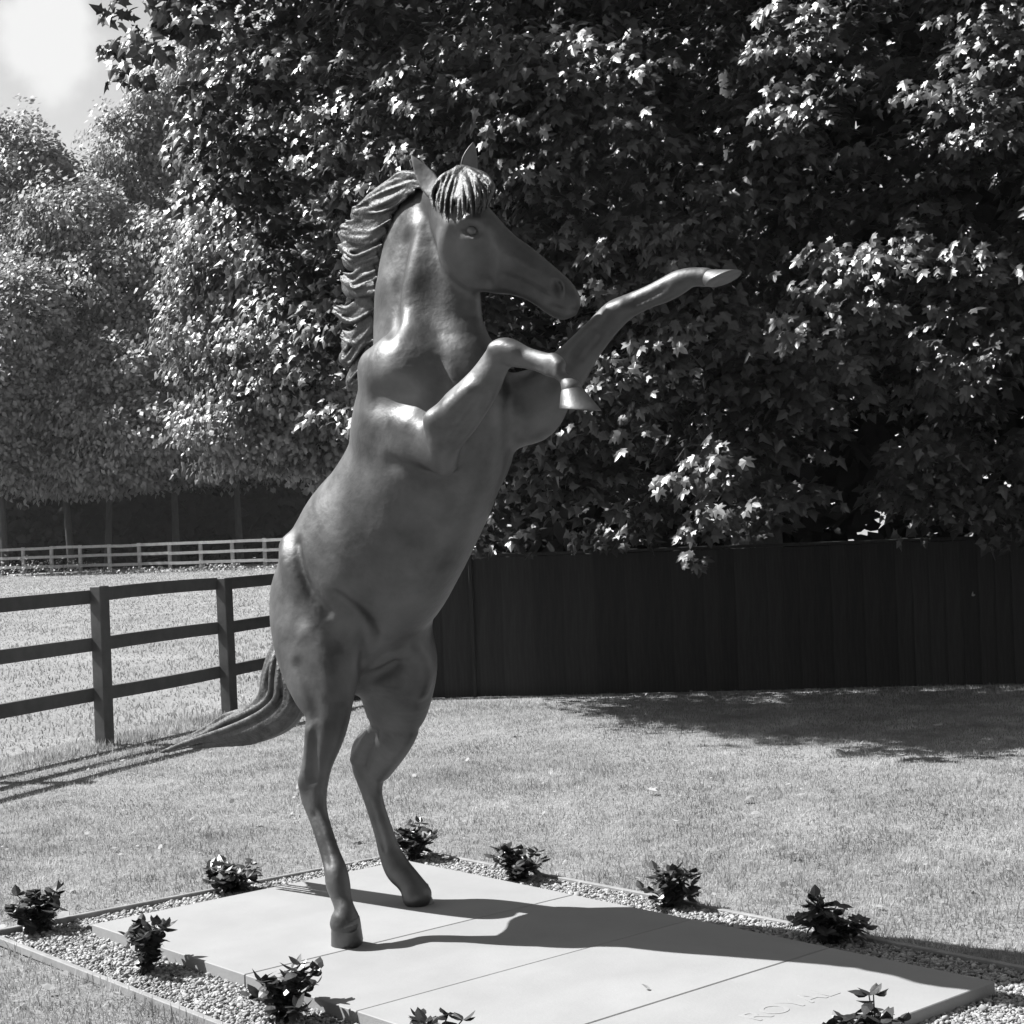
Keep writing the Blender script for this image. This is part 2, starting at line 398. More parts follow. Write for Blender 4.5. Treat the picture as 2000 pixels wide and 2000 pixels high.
# uncut strip along the paddock fence and at the foot of the board fence
u = rng.uniform(-2.5, 9, 9000); w = rng.normal(0, .10, 9000); p = FP1 + np.outer(u, FD) + np.outer(w, [FD[1], -FD[0]])
blades('fence_grass', p[:, 0], p[:, 1], rng.uniform(.03, .085, len(p)), rng.uniform(.005, .009, len(p)), 'long grass growing along the foot of the dark rail fence', .45)

# ------------------------------------------------------------------ fences
def rail_fence(name, posts, post_h, rails, pw, rw, rt_, m, label, z0=0.0, off=0.0):
    """posts: list of xy; rails: heights of the rail centres; the rails sit on the face of the posts"""
    c0 = np.append(posts[0], z0); root = empty(name, c0); tag(root, label, 'fence')
    for i, p in enumerate(posts):
        d = posts[min(i + 1, len(posts) - 1)] - posts[max(i - 1, 0)]; d = d / np.linalg.norm(d)
        Rk = np.array([[d[0], -d[1], 0], [d[1], d[0], 0], [0, 0, 1.0]])
        hh = post_h + random.uniform(-.02, .02)
        mb = MB(); mb.box((0, 0, 0), (pw[0] / 2, pw[1] / 2, (hh + .1) / 2), Rk, bevel=.006)
        o = obj('post', mb.mesh('post', m), root, loc=(p[0] - c0[0], p[1] - c0[1], (hh - .1) / 2)); o.rotation_euler = (random.uniform(-.012, .012), random.uniform(-.015, .015), 0)
    for i in range(len(posts) - 1):
        p, q = posts[i], posts[i + 1]; d = q - p; ln = np.linalg.norm(d); d = d / ln; nrm = np.array([d[1], -d[0]])
        for r in rails:
            mb = MB(); k = 5; Vv = []
            # slightly bowed sawn rail
            bow = random.uniform(-.012, .012); sag = random.uniform(-.012, .012)
            for s in np.linspace(-.5, .5, k):
                cx = d * s * (ln - .006); bw = (1 - 4 * s * s)
                for (t1, zz) in ((-1, -1), (1, -1), (1, 1), (-1, 1)):
                    Vv.append([cx[0] + nrm[0] * (t1 * rt_ / 2 + bow * bw), cx[1] + nrm[1] * (t1 * rt_ / 2 + bow * bw), zz * rw / 2 + sag * bw])
            Q = []
            for s in range(k - 1):
                for e in range(4): Q.append([s * 4 + e, (s + 1) * 4 + e, (s + 1) * 4 + (e + 1) % 4, s * 4 + (e + 1) % 4])
            Q += [[0, 1, 2, 3], [4 * k - 1, 4 * k - 2, 4 * k - 3, 4 * k - 4]]
            mb.add(np.array(Vv), Q)
            c = (p + q) / 2 + nrm * off
            o = obj('rail', mb.mesh('rail', m), root, loc=(c[0] - c0[0], c[1] - c0[1], r + random.uniform(-.012, .012)))
            o.rotation_euler = (0, random.uniform(-.004, .004), 0)
    return root
nposts = [FP1 + FD * FSP * k for k in range(-2, 4)]
rail_fence('rail_fence', nposts, 1.25, (1.185, .79, .405), (.125, .10), .105, .042, M_RAIL, 'dark stained three-rail paddock fence close behind the horse tail', off=-.065)
fbase = np.array([-20.234, 73.886]); fstep = np.array([1.4367, -.6933])
fposts = [fbase + fstep * k for k in range(-4, 13)]
rail_fence('far_rail_fence', fposts, 1.27, (1.20, .80, .38), (.13, .11), .12, .05, M_FARRAIL, 'pale weathered three-rail fence at the far side of the paddock', off=.075)

# close-boarded fence
BL, BR = np.array([-0.403, 15.747]), np.array([4.32, 15.054]); bd = (BR - BL) / np.linalg.norm(BR - BL)
bf = empty('board_fence', (BL[0], BL[1], 0)); tag(bf, 'dark close-boarded timber fence behind the lawn', 'fence')
Rk = np.array([[bd[0], -bd[1], 0], [bd[1], bd[0], 0], [0, 0, 1.0]])
sp_ = .1435; bn = np.array([bd[1], -bd[0]])                        # towards the camera
bm = []
for v in range(5):
    mb = MB(); mb.box((0, 0, 0), (sp_ / 2 + .004, .006, .645 + .0008 * v), Rk, bevel=.0015); bm.append(mb.mesh('fence_board', M_BOARD))
for i in range(-10, 50):
    c = bd * (i + .5) * sp_ + bn * .010
    o = obj('fence_board', random.choice(bm), bf, loc=(c[0], c[1], .655 + random.uniform(-.002, .002)))
    o.rotation_euler = (random.uniform(-.003, .003), random.uniform(-.003, .003), .07 + random.uniform(-.006, .006))
for zz in (.25, 1.05):
    mb = MB(); mb.box((0, 0, 0), (4.3, .02, .045), Rk, bevel=.003); c = bd * 2.87 - bn * .035
    obj('fence_rail', mb.mesh('fence_rail', M_BOARD), bf, loc=(c[0], c[1], zz))
for k in range(6):
    mb = MB(); mb.box((0, 0, 0), (.05, .04, .72), Rk, bevel=.004); c = bd * (-1.3 + k * 1.75) - bn * .10
    obj('post', mb.mesh('post', M_BOARD), bf, loc=(c[0], c[1], .62))
mb = MB(); mb.box((0, 0, 0), (4.31, .035, .014), Rk, bevel=.003); c = bd * 2.87 - bn * .005
obj('cap_rail', mb.mesh('cap_rail', M_BOARD), bf, loc=(c[0], c[1], 1.322))
mb = MB(); mb.box((0, 0, 0), (.018, .016, .66), Rk, bevel=.004); c = bd * 0.0 + bn * .040
obj('cover_strip', mb.mesh('cover_strip', M_BOARD), bf, loc=(c[0], c[1], .67))

# ------------------------------------------------------------------ foliage
def norm(v): return v / (np.linalg.norm(v, axis=-1, keepdims=True) + 1e-9)
def leaf_tmpl(pts, curl=.25, droop=.25, centre=(0, .35)):
    P = np.array([(0, 0)] + pts + [(-x, y) for x, y in pts[::-1] if x != 0])
    P = np.concatenate([P, [centre]]); z = -curl * np.abs(P[:, 0]) - droop * P[:, 1] ** 2
    V = np.stack([P[:, 0], P[:, 1], z], -1); n = len(P) - 1
    F = np.stack([np.full(n, n), np.arange(n), (np.arange(n) + 1) % n], -1); return V, F
MAPLE_HI = leaf_tmpl([(.10, -.06), (.30, -.10), (.26, .06), (.56, .14), (.42, .28), (.54, .56), (.34, .50), (.20, .46), (.16, .74), (0, 1.0)])
MAPLE = leaf_tmpl([(.32, -.08), (.24, .10), (.56, .30), (.30, .38), (.22, .58), (0, 1.0)])
MAPLE_LO = leaf_tmpl([(.40, .05), (.30, .30), (.42, .55), (0, 1.0)], centre=(0, .38))
OVAL = (np.array([[0, 0, 0], [.33, .45, -.10], [0, 1, -.22], [-.33, .45, -.10]]), np.array([[0, 1, 2], [0, 2, 3]]))
OVAL6 = (np.array([[0, 0, 0], [.30, .30, -.08], [.26, .70, -.14], [0, 1, -.25], [-.26, .70, -.14], [-.30, .30, -.08]]), np.array([[0, 1, 5], [1, 2, 4], [1, 4, 5], [2, 3, 4]]))
def foliage(P, N, size, tmpl, tipdir=None):
    n = len(P); N = norm(N); T = rng.normal(0, 1, (n, 3)) if tipdir is None else tipdir
    T = norm(T - N * (T * N).sum(1, keepdims=True)); Sx = np.cross(T, N)
    tv, tf = tmpl; k = len(tv)
    V = P[:, None] + size[:, None, None] * (tv[None, :, :1] * Sx[:, None] + tv[None, :, 1:2] * T[:, None] + tv[None, :, 2:] * N[:, None])
    return V.reshape(-1, 3), (tf[None] + (np.arange(n) * k)[:, None, None]).reshape(-1, 3)
def sprays(C, nper, rad, flat, face, jit, size, tmpl, droop=.35):
    """clusters of leaves round the centres C; face = mean leaf normal"""
    n = len(C) * nper; c = np.repeat(C, nper, 0)
    q = rng.normal(0, 1, (n, 3)); q = norm(q) * (rng.uniform(0, 1, (n, 1)) ** .45)
    r = np.repeat(rng.uniform(.6, 1.25, (len(C), 1)), nper, 0) * rad
    off = q * r * np.array([1, 1, flat]); off[:, 2] -= droop * (off[:, 0] ** 2 + off[:, 1] ** 2) / rad
    Nn = np.asarray(face) + off / rad * .45 + rng.normal(0, jit, (n, 3))
    tip = off * np.array([1, 1, .4]) + np.array([0, 0, -.35]) * rad + rng.normal(0, .3, (n, 3)) * rad
    return foliage(c + off, Nn, size * rng.uniform(.6, 1.2, n), tmpl, tip)
def crown_mesh(parts, name, m):
    V = np.concatenate([p[0] for p in parts]); o = 0; F = []
    for v, f in parts: F.append(f + o); o += len(v)
    return new_mesh(name, V, [np.concatenate(F)], m)
def trunk_mesh(name, base, top, r0, r1, limbs=(), m=None):
    mb = MB(); base, top = np.asarray(base, float), np.asarray(top, float)
    mid = (base + top) / 2 + rng.normal(0, .12, 3) * np.array([1, 1, 0]) * np.linalg.norm(top - base) * .12
    mb.tube(catmull([base - [0, 0, .2], base + (mid - base) * .08, mid, top], 5), np.interp(np.linspace(0, 1, 16), [0, .08, .25, 1], [r0 * 1.35, r0 * 1.15, r0, r1]), n=9)
    for (f, e, rr) in limbs:
        s = base + (top - base) * f; e = np.asarray(e, float); mdl = (s + e) / 2 + [0, 0, .12 * np.linalg.norm(e - s)]
        mb.tube(catmull([s, mdl, e], 5), np.linspace(rr, rr * .25, 11), n=6)
    return mb.mesh(name, m or M_BARK, True)

# --- the near maple overhanging the board fence
def left_edge(y, z): return np.maximum(.75 + (15 - y) * .36 - .83 * z, -2.75 + (y - 13) * .25)
def front(x, z): return 13.0 + .15 * (z - 2) + .75 * np.sin(x * 1.3 + z * .9 + .5) + .55 * np.sin(x * 2.7 - z * 2.1 + 2.0) + .25 * np.sin(z * 3.7 + x * .7)
NC = 60000
cx, cy, cz = rng.uniform(-3.6, 7.5, NC), rng.uniform(12.0, 17.5, NC), rng.uniform(1.35, 9.0, NC)
ok = (cx > left_edge(cy, cz) + .15 * np.sin(cz * 5 + cy * 3)) & (cy > front(cx, cz)) & (cz > 1.5 + .25 * np.sin(cx * 2.2 + 1) + .15 * np.sin(cx * 5.1) + np.maximum(0, 13.6 - cy) * .45)
dep = cy - front(cx, cz); prob = np.where(dep < .9, 1.0, np.where(dep < 2.2, .45, .16)) * np.where(cz > 6.6, .35, 1.0)
clump = sum(np.sin(cx * a_ + cy * b_ + cz * c_ + d_) for a_, b_, c_, d_ in ((2.9, 1.1, 2.3, .3), (-1.7, 2.2, 4.1, 1.9), (4.3, -1.3, -2.6, 4.0), (1.2, 3.4, 5.3, 2.2)))
ok &= (clump > -.15) & (rng.uniform(0, 1, NC) < prob)
C = np.stack([cx, cy, cz], -1)[ok][:1150]
MT = np.array([2.6, 18.2, 0])
maple = empty('maple_tree', MT); tag(maple, 'big dark maple overhanging the board fence on the right', 'tree')
# unseen boughs added above frame to shade maple and lawn; gaps placed for sun
az_ = rng.uniform(1.7, 11.5, 6000); oz = rng.uniform(6.5, 9.2, 6000); oy = rng.uniform(13.5, 15.8, 6000)
gap = ((az_ > 4.0) & (az_ < 5.3)) | ((az_ > 6.1) & (az_ < 6.6)) | ((az_ > 7.5) & (az_ < 8.0)) | ((az_ > 3.0) & (az_ < 3.25))
oky = oy > 14.0 + .25 * np.sin(az_ * 3) - .1 * (az_ > 2.6)
keep = (rng.uniform(0, 1, 6000) < np.where(gap, .10, 1.0)) & oky
OV = np.stack([az_ - .84 * oz + .3, oy, oz], -1)[keep][:330]
cr3 = sprays(OV, 40, .5, .42, (-.25, -.3, .85), .4, .15, MAPLE_LO)
cr1 = sprays(C, 56, .44, .40, (-.25, -.50, .80), .42, .112, MAPLE)
# the leafy branch hanging into the sky at the upper left
hb_ = np.array([on_y(px, py, 13.2 + rng.uniform(-.3, .5)) for px, py in ((230, 20), (265, 70), (255, 120), (290, 60), (320, 25), (340, 10), (370, 30), (300, 95), (262, 150), (350, 50), (215, 90), (395, 60), (420, 20))])
cr2 = sprays(hb_, 20, .17, .6, (-.3, -.6, .5), .5, .115, MAPLE, droop=.6)
# bulging leafy boughs that catch the sun
SB = [(1040, 120, .5), (1090, 200, .6), (1140, 120, .5), (1160, 220, .5), (1060, 270, .5), (1220, 260, .4), (1010, 310, .4), (1120, 320, .4), (980, 180, .5), (900, 130, .5), (830, 200, .5), (760, 120, .5), (740, 230, .5), (860, 270, .4), (690, 320, .5), (670, 180, .5), (1550, 90, .4), (1570, 190, .4), (1520, 40, .4),
      (1910, 60, .5), (1960, 130, .5), (1880, 170, .4), (1940, 230, .4), (1985, 40, .4), (1640, 510, .4), (1720, 520, .4), (1800, 490, .45), (1880, 510, .4), (1600, 580, .35), (1660, 600, .35), (1520, 650, .35), (1620, 690, .3), (1850, 655, .35), (1920, 700, .3), (1230, 745, .4), (1270, 700, .3), (1380, 900, .35), (1360, 1000, .35), (1150, 510, .4), (1190, 570, .3), (1290, 430, .3), (1320, 640, .3)]
bc = []
for px, py, r_ in SB:
    c = on_y(px, py, 12.0); c = on_y(px, py, 11.55 + .34 * (c[2] - 2))
    for q in range(int(7 * r_ / .4)):
        t = rng.normal(0, 1, 3) * [.55 * r_, .18, .30 * r_]; bc.append(c + t + [0, .1 + .3 * abs(t[2]), 0])
cr4 = sprays(np.array(bc), 13, .17, .40, (-.48, -.62, .68), .30, .098, MAPLE_HI, droop=.5)
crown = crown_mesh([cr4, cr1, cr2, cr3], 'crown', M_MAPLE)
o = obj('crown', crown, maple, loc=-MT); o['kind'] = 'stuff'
lb = [(.35, (-1.6, 14.6, 5.2), .13), (.45, (-3.1, 13.4, 6.4), .10), (.4, (1.0, 14.0, 4.4), .12), (.5, (3.2, 13.6, 5.2), .12), (.45, (5.6, 14.2, 4.6), .12), (.6, (2.5, 14.2, 7.0), .11), (.3, (3.8, 14.2, 3.2), .09)]
obj('trunk', trunk_mesh('trunk', (2.6, 18.2, 0), (2.4, 17.6, 8.2), .34, .12, lb), maple, loc=-MT)
# twigs carrying the sunlit sprays, and the sprays' leaves one by one
spr = [(1040, 120, 9), (1085, 190, 12), (1130, 110, 10), (1150, 210, 12), (1060, 250, 12), (1200, 250, 10), (1255, 290, 8), (1000, 300, 9), (1110, 310, 9), (1170, 150, 9), (1550, 80, 8), (1570, 170, 8), (1540, 240, 6), (1500, 40, 7),
       (1900, 60, 9), (1960, 120, 10), (1870, 160, 10), (1930, 210, 9), (1985, 30, 7), (1640, 500, 9), (1700, 520, 9), (1790, 480, 9), (1880, 500, 9), (1600, 560, 8), (1650, 580, 8), (1500, 650, 7), (1560, 640, 7), (1620, 690, 7),
       (1850, 650, 8), (1910, 690, 6), (1230, 740, 9), (1270, 690, 7), (1320, 900, 6), (1380, 900, 8), (1360, 1000, 8), (1400, 980, 6), (1640, 945, 5), (1150, 500, 8), (1180, 560, 6), (1280, 430, 6), (1310, 620, 7)]
lm = new_mesh('leaf', *MAPLE_HI, M_MAPLE); nleaf = 0
for (px, py, k) in spr:
    y0 = front(on_y(px, py, 12.4)[0], on_y(px, py, 12.4)[2]) * 0 + 11.35 + .34 * (on_y(px, py, 12.4)[2] - 2) + random.uniform(-.12, .12)
    c = on_y(px, py, y0); root_ = c + np.array([.25, .7, .12])
    tw = MB(); tw.tube(catmull([root_, (root_ + c) / 2 + [0, 0, .06], c], 3) - MT, np.linspace(.008, .003, 7), n=5); obj('twig', tw.mesh('twig', M_BARK), maple)
    for q in range(k):
        off = np.array([random.gauss(0, .15), random.gauss(0, .08), random.gauss(0, .075)])
        n_ = norm(np.array([-.45, -.55, .75]) + rng.normal(0, .28, 3)); t = norm(np.array([off[0] * 2, -.35, -.75]) + rng.normal(0, .4, 3))
        t = norm(t - n_ * (t @ n_)); s_ = np.cross(t, n_)
        o = obj('leaf', lm, maple); sc = random.uniform(.075, .125)
        Mx = Matrix.Identity(4)
        P0 = c + off - MT
        for r_ in range(3): Mx[r_][0], Mx[r_][1], Mx[r_][2], Mx[r_][3] = s_[r_] * sc, t[r_] * sc, n_[r_] * sc, P0[r_]
        o.matrix_basis = Mx; nleaf += 1
        if nleaf >= 300: break
    if nleaf >= 300: break

# --- dense hedge growth behind the board fence
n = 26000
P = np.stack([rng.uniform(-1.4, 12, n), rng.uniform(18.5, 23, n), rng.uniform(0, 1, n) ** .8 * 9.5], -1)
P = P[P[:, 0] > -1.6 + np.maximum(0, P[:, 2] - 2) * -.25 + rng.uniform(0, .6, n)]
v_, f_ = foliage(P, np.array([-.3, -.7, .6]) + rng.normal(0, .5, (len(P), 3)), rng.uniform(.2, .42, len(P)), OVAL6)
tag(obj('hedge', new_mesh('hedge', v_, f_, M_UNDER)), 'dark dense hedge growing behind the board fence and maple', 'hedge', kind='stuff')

# --- broad crowns made of lobes
def tree(name, label, base, lobes, nleaf, size, m, tmpl, nper, rad, trunk_r, group=None, face=(-.35, -.4, .75), limb_n=6, jit=.45):
    base = np.asarray(base, float); root = empty(name, base); tag(root, label, 'tree', group)
    L = np.array(lobes, float); vol = (L[:, 3] * L[:, 4] * L[:, 5]) ** (2 / 3); vol /= vol.sum()
    nc = nleaf // nper; pick = rng.choice(len(L), nc, p=vol)
    q = norm(rng.normal(0, 1, (nc, 3))) * (rng.uniform(.45, 1, (nc, 1)) ** .6)
    bump_ = 1 + .13 * np.sin(q[:, :1] * 9 + q[:, 2:] * 7 + pick[:, None]) + .10 * np.sin(q[:, 1:2] * 13 + q[:, 2:] * 11)
    C = L[pick, :3] + q * L[pick, 3:6] * bump_
    n = nc * nper; c = np.repeat(C, nper, 0); out = np.repeat(q, nper, 0)
    off = norm(rng.normal(0, 1, (n, 3))) * (rng.uniform(0, 1, (n, 1)) ** .5) * rad * np.array([1, 1, .55])
    off[:, 2] -= .3 * (off[:, 0] ** 2 + off[:, 1] ** 2) / rad
    N = np.asarray(face) + out * .5 + rng.normal(0, jit, (n, 3))
    tip = out + np.array([0, 0, -.6]) + rng.normal(0, .4, (n, 3))
    v, f = foliage(c + off, N, size * rng.uniform(.6, 1.25, n), tmpl, tip)
    o = obj('crown', new_mesh('crown', v - base, f, m), root); o['kind'] = 'stuff'
    top = L[:, :3].mean(0); lim = [(rng.uniform(.35, .8), L[rng.integers(len(L)), :3] + rng.normal(0, .5, 3) * L[0, 3] * .4, trunk_r * .4) for _ in range(limb_n)]
    obj('trunk', trunk_mesh('trunk', base, (base[0] * .4 + top[0] * .6, base[1] * .4 + top[1] * .6, top[2]), trunk_r, trunk_r * .35, lim), root, loc=-base)
    return root
def lobe(px, py, y, rx, rz, ry=None):
    """lobe centred at a pixel at distance y, radii given in pixels"""
    c = on_y(px, py, y); s = y / FPX; return (*c, rx * s, (ry or rx) * s, rz * s)
YM = 37
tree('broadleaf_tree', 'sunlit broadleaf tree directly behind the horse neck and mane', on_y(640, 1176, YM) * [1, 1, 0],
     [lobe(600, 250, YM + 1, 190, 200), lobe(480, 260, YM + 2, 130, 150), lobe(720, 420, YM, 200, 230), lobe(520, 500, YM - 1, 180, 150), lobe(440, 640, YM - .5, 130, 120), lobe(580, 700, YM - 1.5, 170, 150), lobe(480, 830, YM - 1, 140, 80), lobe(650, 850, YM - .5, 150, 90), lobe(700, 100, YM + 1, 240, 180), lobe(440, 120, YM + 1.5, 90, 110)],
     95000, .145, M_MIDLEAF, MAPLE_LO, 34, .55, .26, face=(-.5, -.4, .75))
FT = [('tall_tree', 'far tree at the left edge, its top against the sky', 40, 84, [(30, 330, 95, 110), (-30, 430, 120, 120), (60, 470, 90, 110), (90, 350, 60, 70)], 15000),
      ('tall_tree', 'far tree with a rounded top right of the sky gap', 250, 86, [(255, 290, 85, 85), (330, 240, 80, 90), (200, 400, 90, 90), (300, 400, 110, 110), (390, 300, 80, 120), (320, 180, 60, 60), (380, 150, 70, 80)], 20000),
      ('tall_tree', 'low far tree in the dip below the sky gap', 140, 80, [(140, 440, 110, 110), (80, 570, 120, 110), (200, 560, 120, 110), (140, 700, 150, 110)], 18000),
      ('tall_tree', 'far tree between the sky gap and the broadleaf tree', 345, 79, [(330, 500, 110, 110), (300, 640, 130, 120), (390, 600, 100, 130), (330, 770, 140, 100)], 18000),
      ('tall_tree', 'far tree above the left end of the far fence', 10, 77, [(20, 640, 110, 130), (-40, 760, 120, 120), (60, 790, 120, 110), (10, 890, 120, 70), (90, 910, 90, 50)], 22000),
      ('tall_tree', 'far tree half hidden by the horse back', 470, 80, [(470, 520, 110, 130), (540, 700, 130, 130), (440, 760, 110, 110), (500, 870, 120, 70), (420, 890, 100, 55)], 18000),
      ('tall_tree', 'low spreading far tree above the middle of the far fence', 210, 77, [(170, 820, 120, 90), (260, 850, 120, 80), (120, 890, 110, 60), (230, 740, 120, 90), (340, 880, 110, 60), (200, 910, 120, 50)], 24000)]
for nm, lab, bx_, y_, lobes, nl_ in FT:
    b_ = on_y(bx_, 1110, y_); b_[2] = 0
    tree(nm, lab, b_, [lobe(*l[:2], y_ + random.uniform(-1.5, 1.5), *l[2:]) for l in lobes], int(nl_ * 2.0), .27, M_FARLEAF, OVAL, 34, .85, .20, group='trees beyond the far fence', jit=.5, face=(-.55, -.35, .75))
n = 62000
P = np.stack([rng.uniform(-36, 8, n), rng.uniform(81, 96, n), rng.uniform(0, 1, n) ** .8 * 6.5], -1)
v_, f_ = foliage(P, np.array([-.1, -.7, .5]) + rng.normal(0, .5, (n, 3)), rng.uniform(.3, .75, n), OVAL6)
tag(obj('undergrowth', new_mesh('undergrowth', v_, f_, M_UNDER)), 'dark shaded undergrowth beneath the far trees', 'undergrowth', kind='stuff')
# weeds at the foot of the far fence
n = 2500; u = rng.uniform(-4, 12, n); w = rng.normal(.5, .5, n); p = fbase + np.outer(u, fstep) + np.outer(w, [-.43, -.9])
dens = noise2(u * 3, u * 0, 1.0, 12); hgt = .25 + .35 * np.clip(dens + .2, 0, 1)
P = np.stack([p[:, 0], p[:, 1] - .3, rng.uniform(0, 1, n) * hgt * np.where(u < 1.5, 1.8, .6)], -1)
v_, f_ = foliage(P, np.array([-.3, -.5, .7]) + rng.normal(0, .4, (n, 3)), rng.uniform(.06, .16, n), OVAL)
tag(obj('fence_weeds', new_mesh('fence_weeds', v_, f_, M_FARLEAF)), 'weeds growing through the far rail fence', 'weeds', kind='stuff')

# --- unseen leaf screen added behind the viewer to keep open sky off shaded sides
n = 9000
P = np.stack([rng.uniform(-26, 26, n), rng.uniform(-13, -9, n), rng.uniform(0, 1, n) ** .85 * 11], -1)
v_, f_ = foliage(P, np.array([-.2, .5, .7]) + rng.normal(0, .5, (n, 3)), rng.uniform(.5, .9, n), OVAL6)
tag(obj('added_tree_screen', new_mesh('added_tree_screen', v_, f_, M_UNDER)), 'unseen leaf screen added behind the viewer to block open sky', 'screen', kind='stuff')

# ------------------------------------------------------------------ bedding plants
lw = [leaf_tmpl([(.20, .16), (.29, .42), (.21, .70), (0, 1.0)], curl=c, droop=d, centre=(0, .45)) for c, d in ((.5, .15), (.7, .35), (.35, .55))]
for v, f in lw: v[-1, 2] -= .05
LM = [new_mesh('leaf', v, f, M_PLANT) for v, f in lw]
PLANTS = [((84, 1822), .215, 'dark leafy plant at the far left corner of the gravel bed'), ((285, 1905), .215, 'dark leafy plant in the gravel left of the near hind hoof'),
          ((560, 1996), .22, 'dark leafy plant in the bottom foreground below the near hind hoof'), ((852, 2102), .20, 'dark leafy plant cut off by the bottom edge, centre of the picture'),
          ((458, 1744), .185, 'spiky dark plant on the lawn side of the slab, left of the legs'), ((808, 1682), .20, 'dark leafy plant just behind the far hind leg'),
          ((1012, 1722), .185, 'low dark leafy plant, first to the right of the hind legs'), ((1306, 1774), .20, 'dark leafy plant with arching leaves midway along the back of the slab'),
          ((1618, 1843), .205, 'darkest bushy plant, in the horse shadow beside the slab joint'), ((1712, 2072), .20, 'leafy plant at the bottom right in front of the carved lettering')]
for pi, ((px, py), hgt, lab) in enumerate(PLANTS):
    hgt *= 1.1; base = on_z(px, py, .012); rr = random.Random(40 + pi)
    root = empty('bedding_plant', base); tag(root, lab, 'plant', 'bedding plants around the plinth')
    k = 0; rad = hgt * .60
    for s in range(rr.randint(16, 18)):
        az = rr.uniform(0, 6.28); sp2 = rr.uniform(.10, 1.0) ** .7 * rad; tip = np.array([math.cos(az) * sp2, math.sin(az) * sp2, hgt * rr.uniform(.50, .86) * math.sqrt(max(.16, 1.1 - .85 * (sp2 / rad) ** 2))])
        mid = tip * np.array([.35, .35, .6]); sm = MB(); path = catmull([np.array([math.cos(az) * .012, math.sin(az) * .012, -.01]), mid, tip], 4)
        sm.tube(path, np.linspace(.004, .002, len(path)), n=5); obj('stem', sm.mesh('stem', M_STEM, True), root)
        for q in range(rr.randint(14, 16)):
            f = rr.uniform(.28, 1.0) if q > 3 else 1.0; p0 = path[min(int(f * (len(path) - 1)), len(path) - 1)]
            la = az + rr.gauss(0, 1.3) + q * 1.3; el = rr.uniform(-.5, .9) if f < .95 else rr.uniform(-.1, 1.1)
            t = np.array([math.cos(la) * math.cos(el), math.sin(la) * math.cos(el), math.sin(el)])
            n0 = np.array([-math.cos(la) * math.sin(el), -math.sin(la) * math.sin(el), math.cos(el)]) + np.array([rr.gauss(0, .25), rr.gauss(0, .25), 0])
            n0 = norm(n0 - t * (n0 @ t)); s3 = np.cross(t, n0); sc = rr.uniform(.034, .060)
            o = obj('leaf', LM[rr.randrange(3)], root); Mx = Matrix.Identity(4)
            for r_ in range(3): Mx[r_][0], Mx[r_][1], Mx[r_][2], Mx[r_][3] = s3[r_] * sc * 1.25, t[r_] * sc, n0[r_] * sc, p0[r_]
            o.matrix_basis = Mx

# ------------------------------------------------------------------ fallen leaves and litter
fl = new_mesh('fallen_leaf', *leaf_tmpl([(.32, -.08), (.24, .10), (.56, .30), (.30, .38), (.22, .58), (0, 1.0)], curl=-.35, droop=-.2), M_DRY)
FALL = [((1775, 1472), .12, 'large pale fallen leaf on the lawn at the right'), ((1265, 1541), .09, 'pale fallen leaf on the lawn right of the legs'), ((1458, 1556), .08, 'small fallen leaf in the middle of the right lawn'),
        ((313, 1467), .12, 'bright fallen leaf below the tip of the tail'), ((216, 1493), .07, 'small fallen leaf left of the tail tip'), ((990, 1431), .08, 'curled leaf on the lawn below the board fence'),
        ((682, 1637), .10, 'pale flat leaf on the lawn between the hind legs'), ((1378, 1393), .09, 'fallen leaf in the tree shade by the board fence'), ((1232, 1367), .06, 'tiny fallen leaf at the edge of the tree shade'),
        ((1838, 1417), .08, 'flat leaf in the tree shade at the right'), ((1318, 1604), .07, 'thin pale leaf on the lawn behind the arching plant'), ((1560, 1668), .07, 'pale leaf on the lawn above the darkest plant'), ((1962, 1440), .07, 'leaf at the right edge of the tree shade')]
for i, ((px, py), sc, lab) in enumerate(FALL):
    p = on_z(px, py, .034)
    o = obj('fallen_leaf', fl, loc=p, rot=(random.uniform(-.35, .35), random.uniform(-.35, .35), random.uniform(0, 6.28)), scale=(sc, sc, sc))
    tag(o, lab, 'leaf', 'leaves fallen on the lawn')
pm = leaf_tmpl([(.20, .15), (.26, .45), (.16, .8), (0, 1.0)], curl=-.6, droop=-.35, centre=(0, .45))
p = on_z(1270, 1933, .066)
tag(obj('petal', new_mesh('petal', *pm, M_DRY), loc=p, rot=(.1, .1, 1.0), scale=(.035, .035, .035)), 'small curled pale scrap lying on the slab in front of the horse', 'scrap')

# scraps of leaf and dry grass scattered over the lawn
x, y = wedge(900, 5.2, 15.5, 1.0); ok = ~in_bed(x, y) & (side(x, y) > .1); x, y = x[ok], y[ok]; n = len(x)
v_, f_ = foliage(np.stack([x, y, rng.uniform(.012, .03, n)], -1), np.array([0, -.2, 1.0]) + rng.normal(0, .35, (n, 3)), rng.lognormal(math.log(.022), .45, n), OVAL6)
tag(obj('leaf_litter', new_mesh('leaf_litter', v_, f_, M_DRY)), 'tiny pale scraps of leaf scattered over the lawn', 'litter', kind='stuff')
# pale leaf caught on the board fence
bq = BL + bd * ((on_y(1899, 1164, 15.05)[0] - BL[0]) / bd[0]) + bn * .035; zq = on_y(1899, 1164, 15.05)[2]
o = obj('leaf', new_mesh('caught_leaf', *leaf_tmpl([(.20, .15), (.26, .45), (.16, .8), (0, 1.0)], curl=-.5, droop=.3, centre=(0, .45)), M_DRY), loc=(bq[0], bq[1], zq), rot=(1.3, .9, .2), scale=(.075, .075, .075))
o.name = 'caught_leaf'; tag(o, 'small pale leaf caught on the dark board fence at the right', 'leaf')

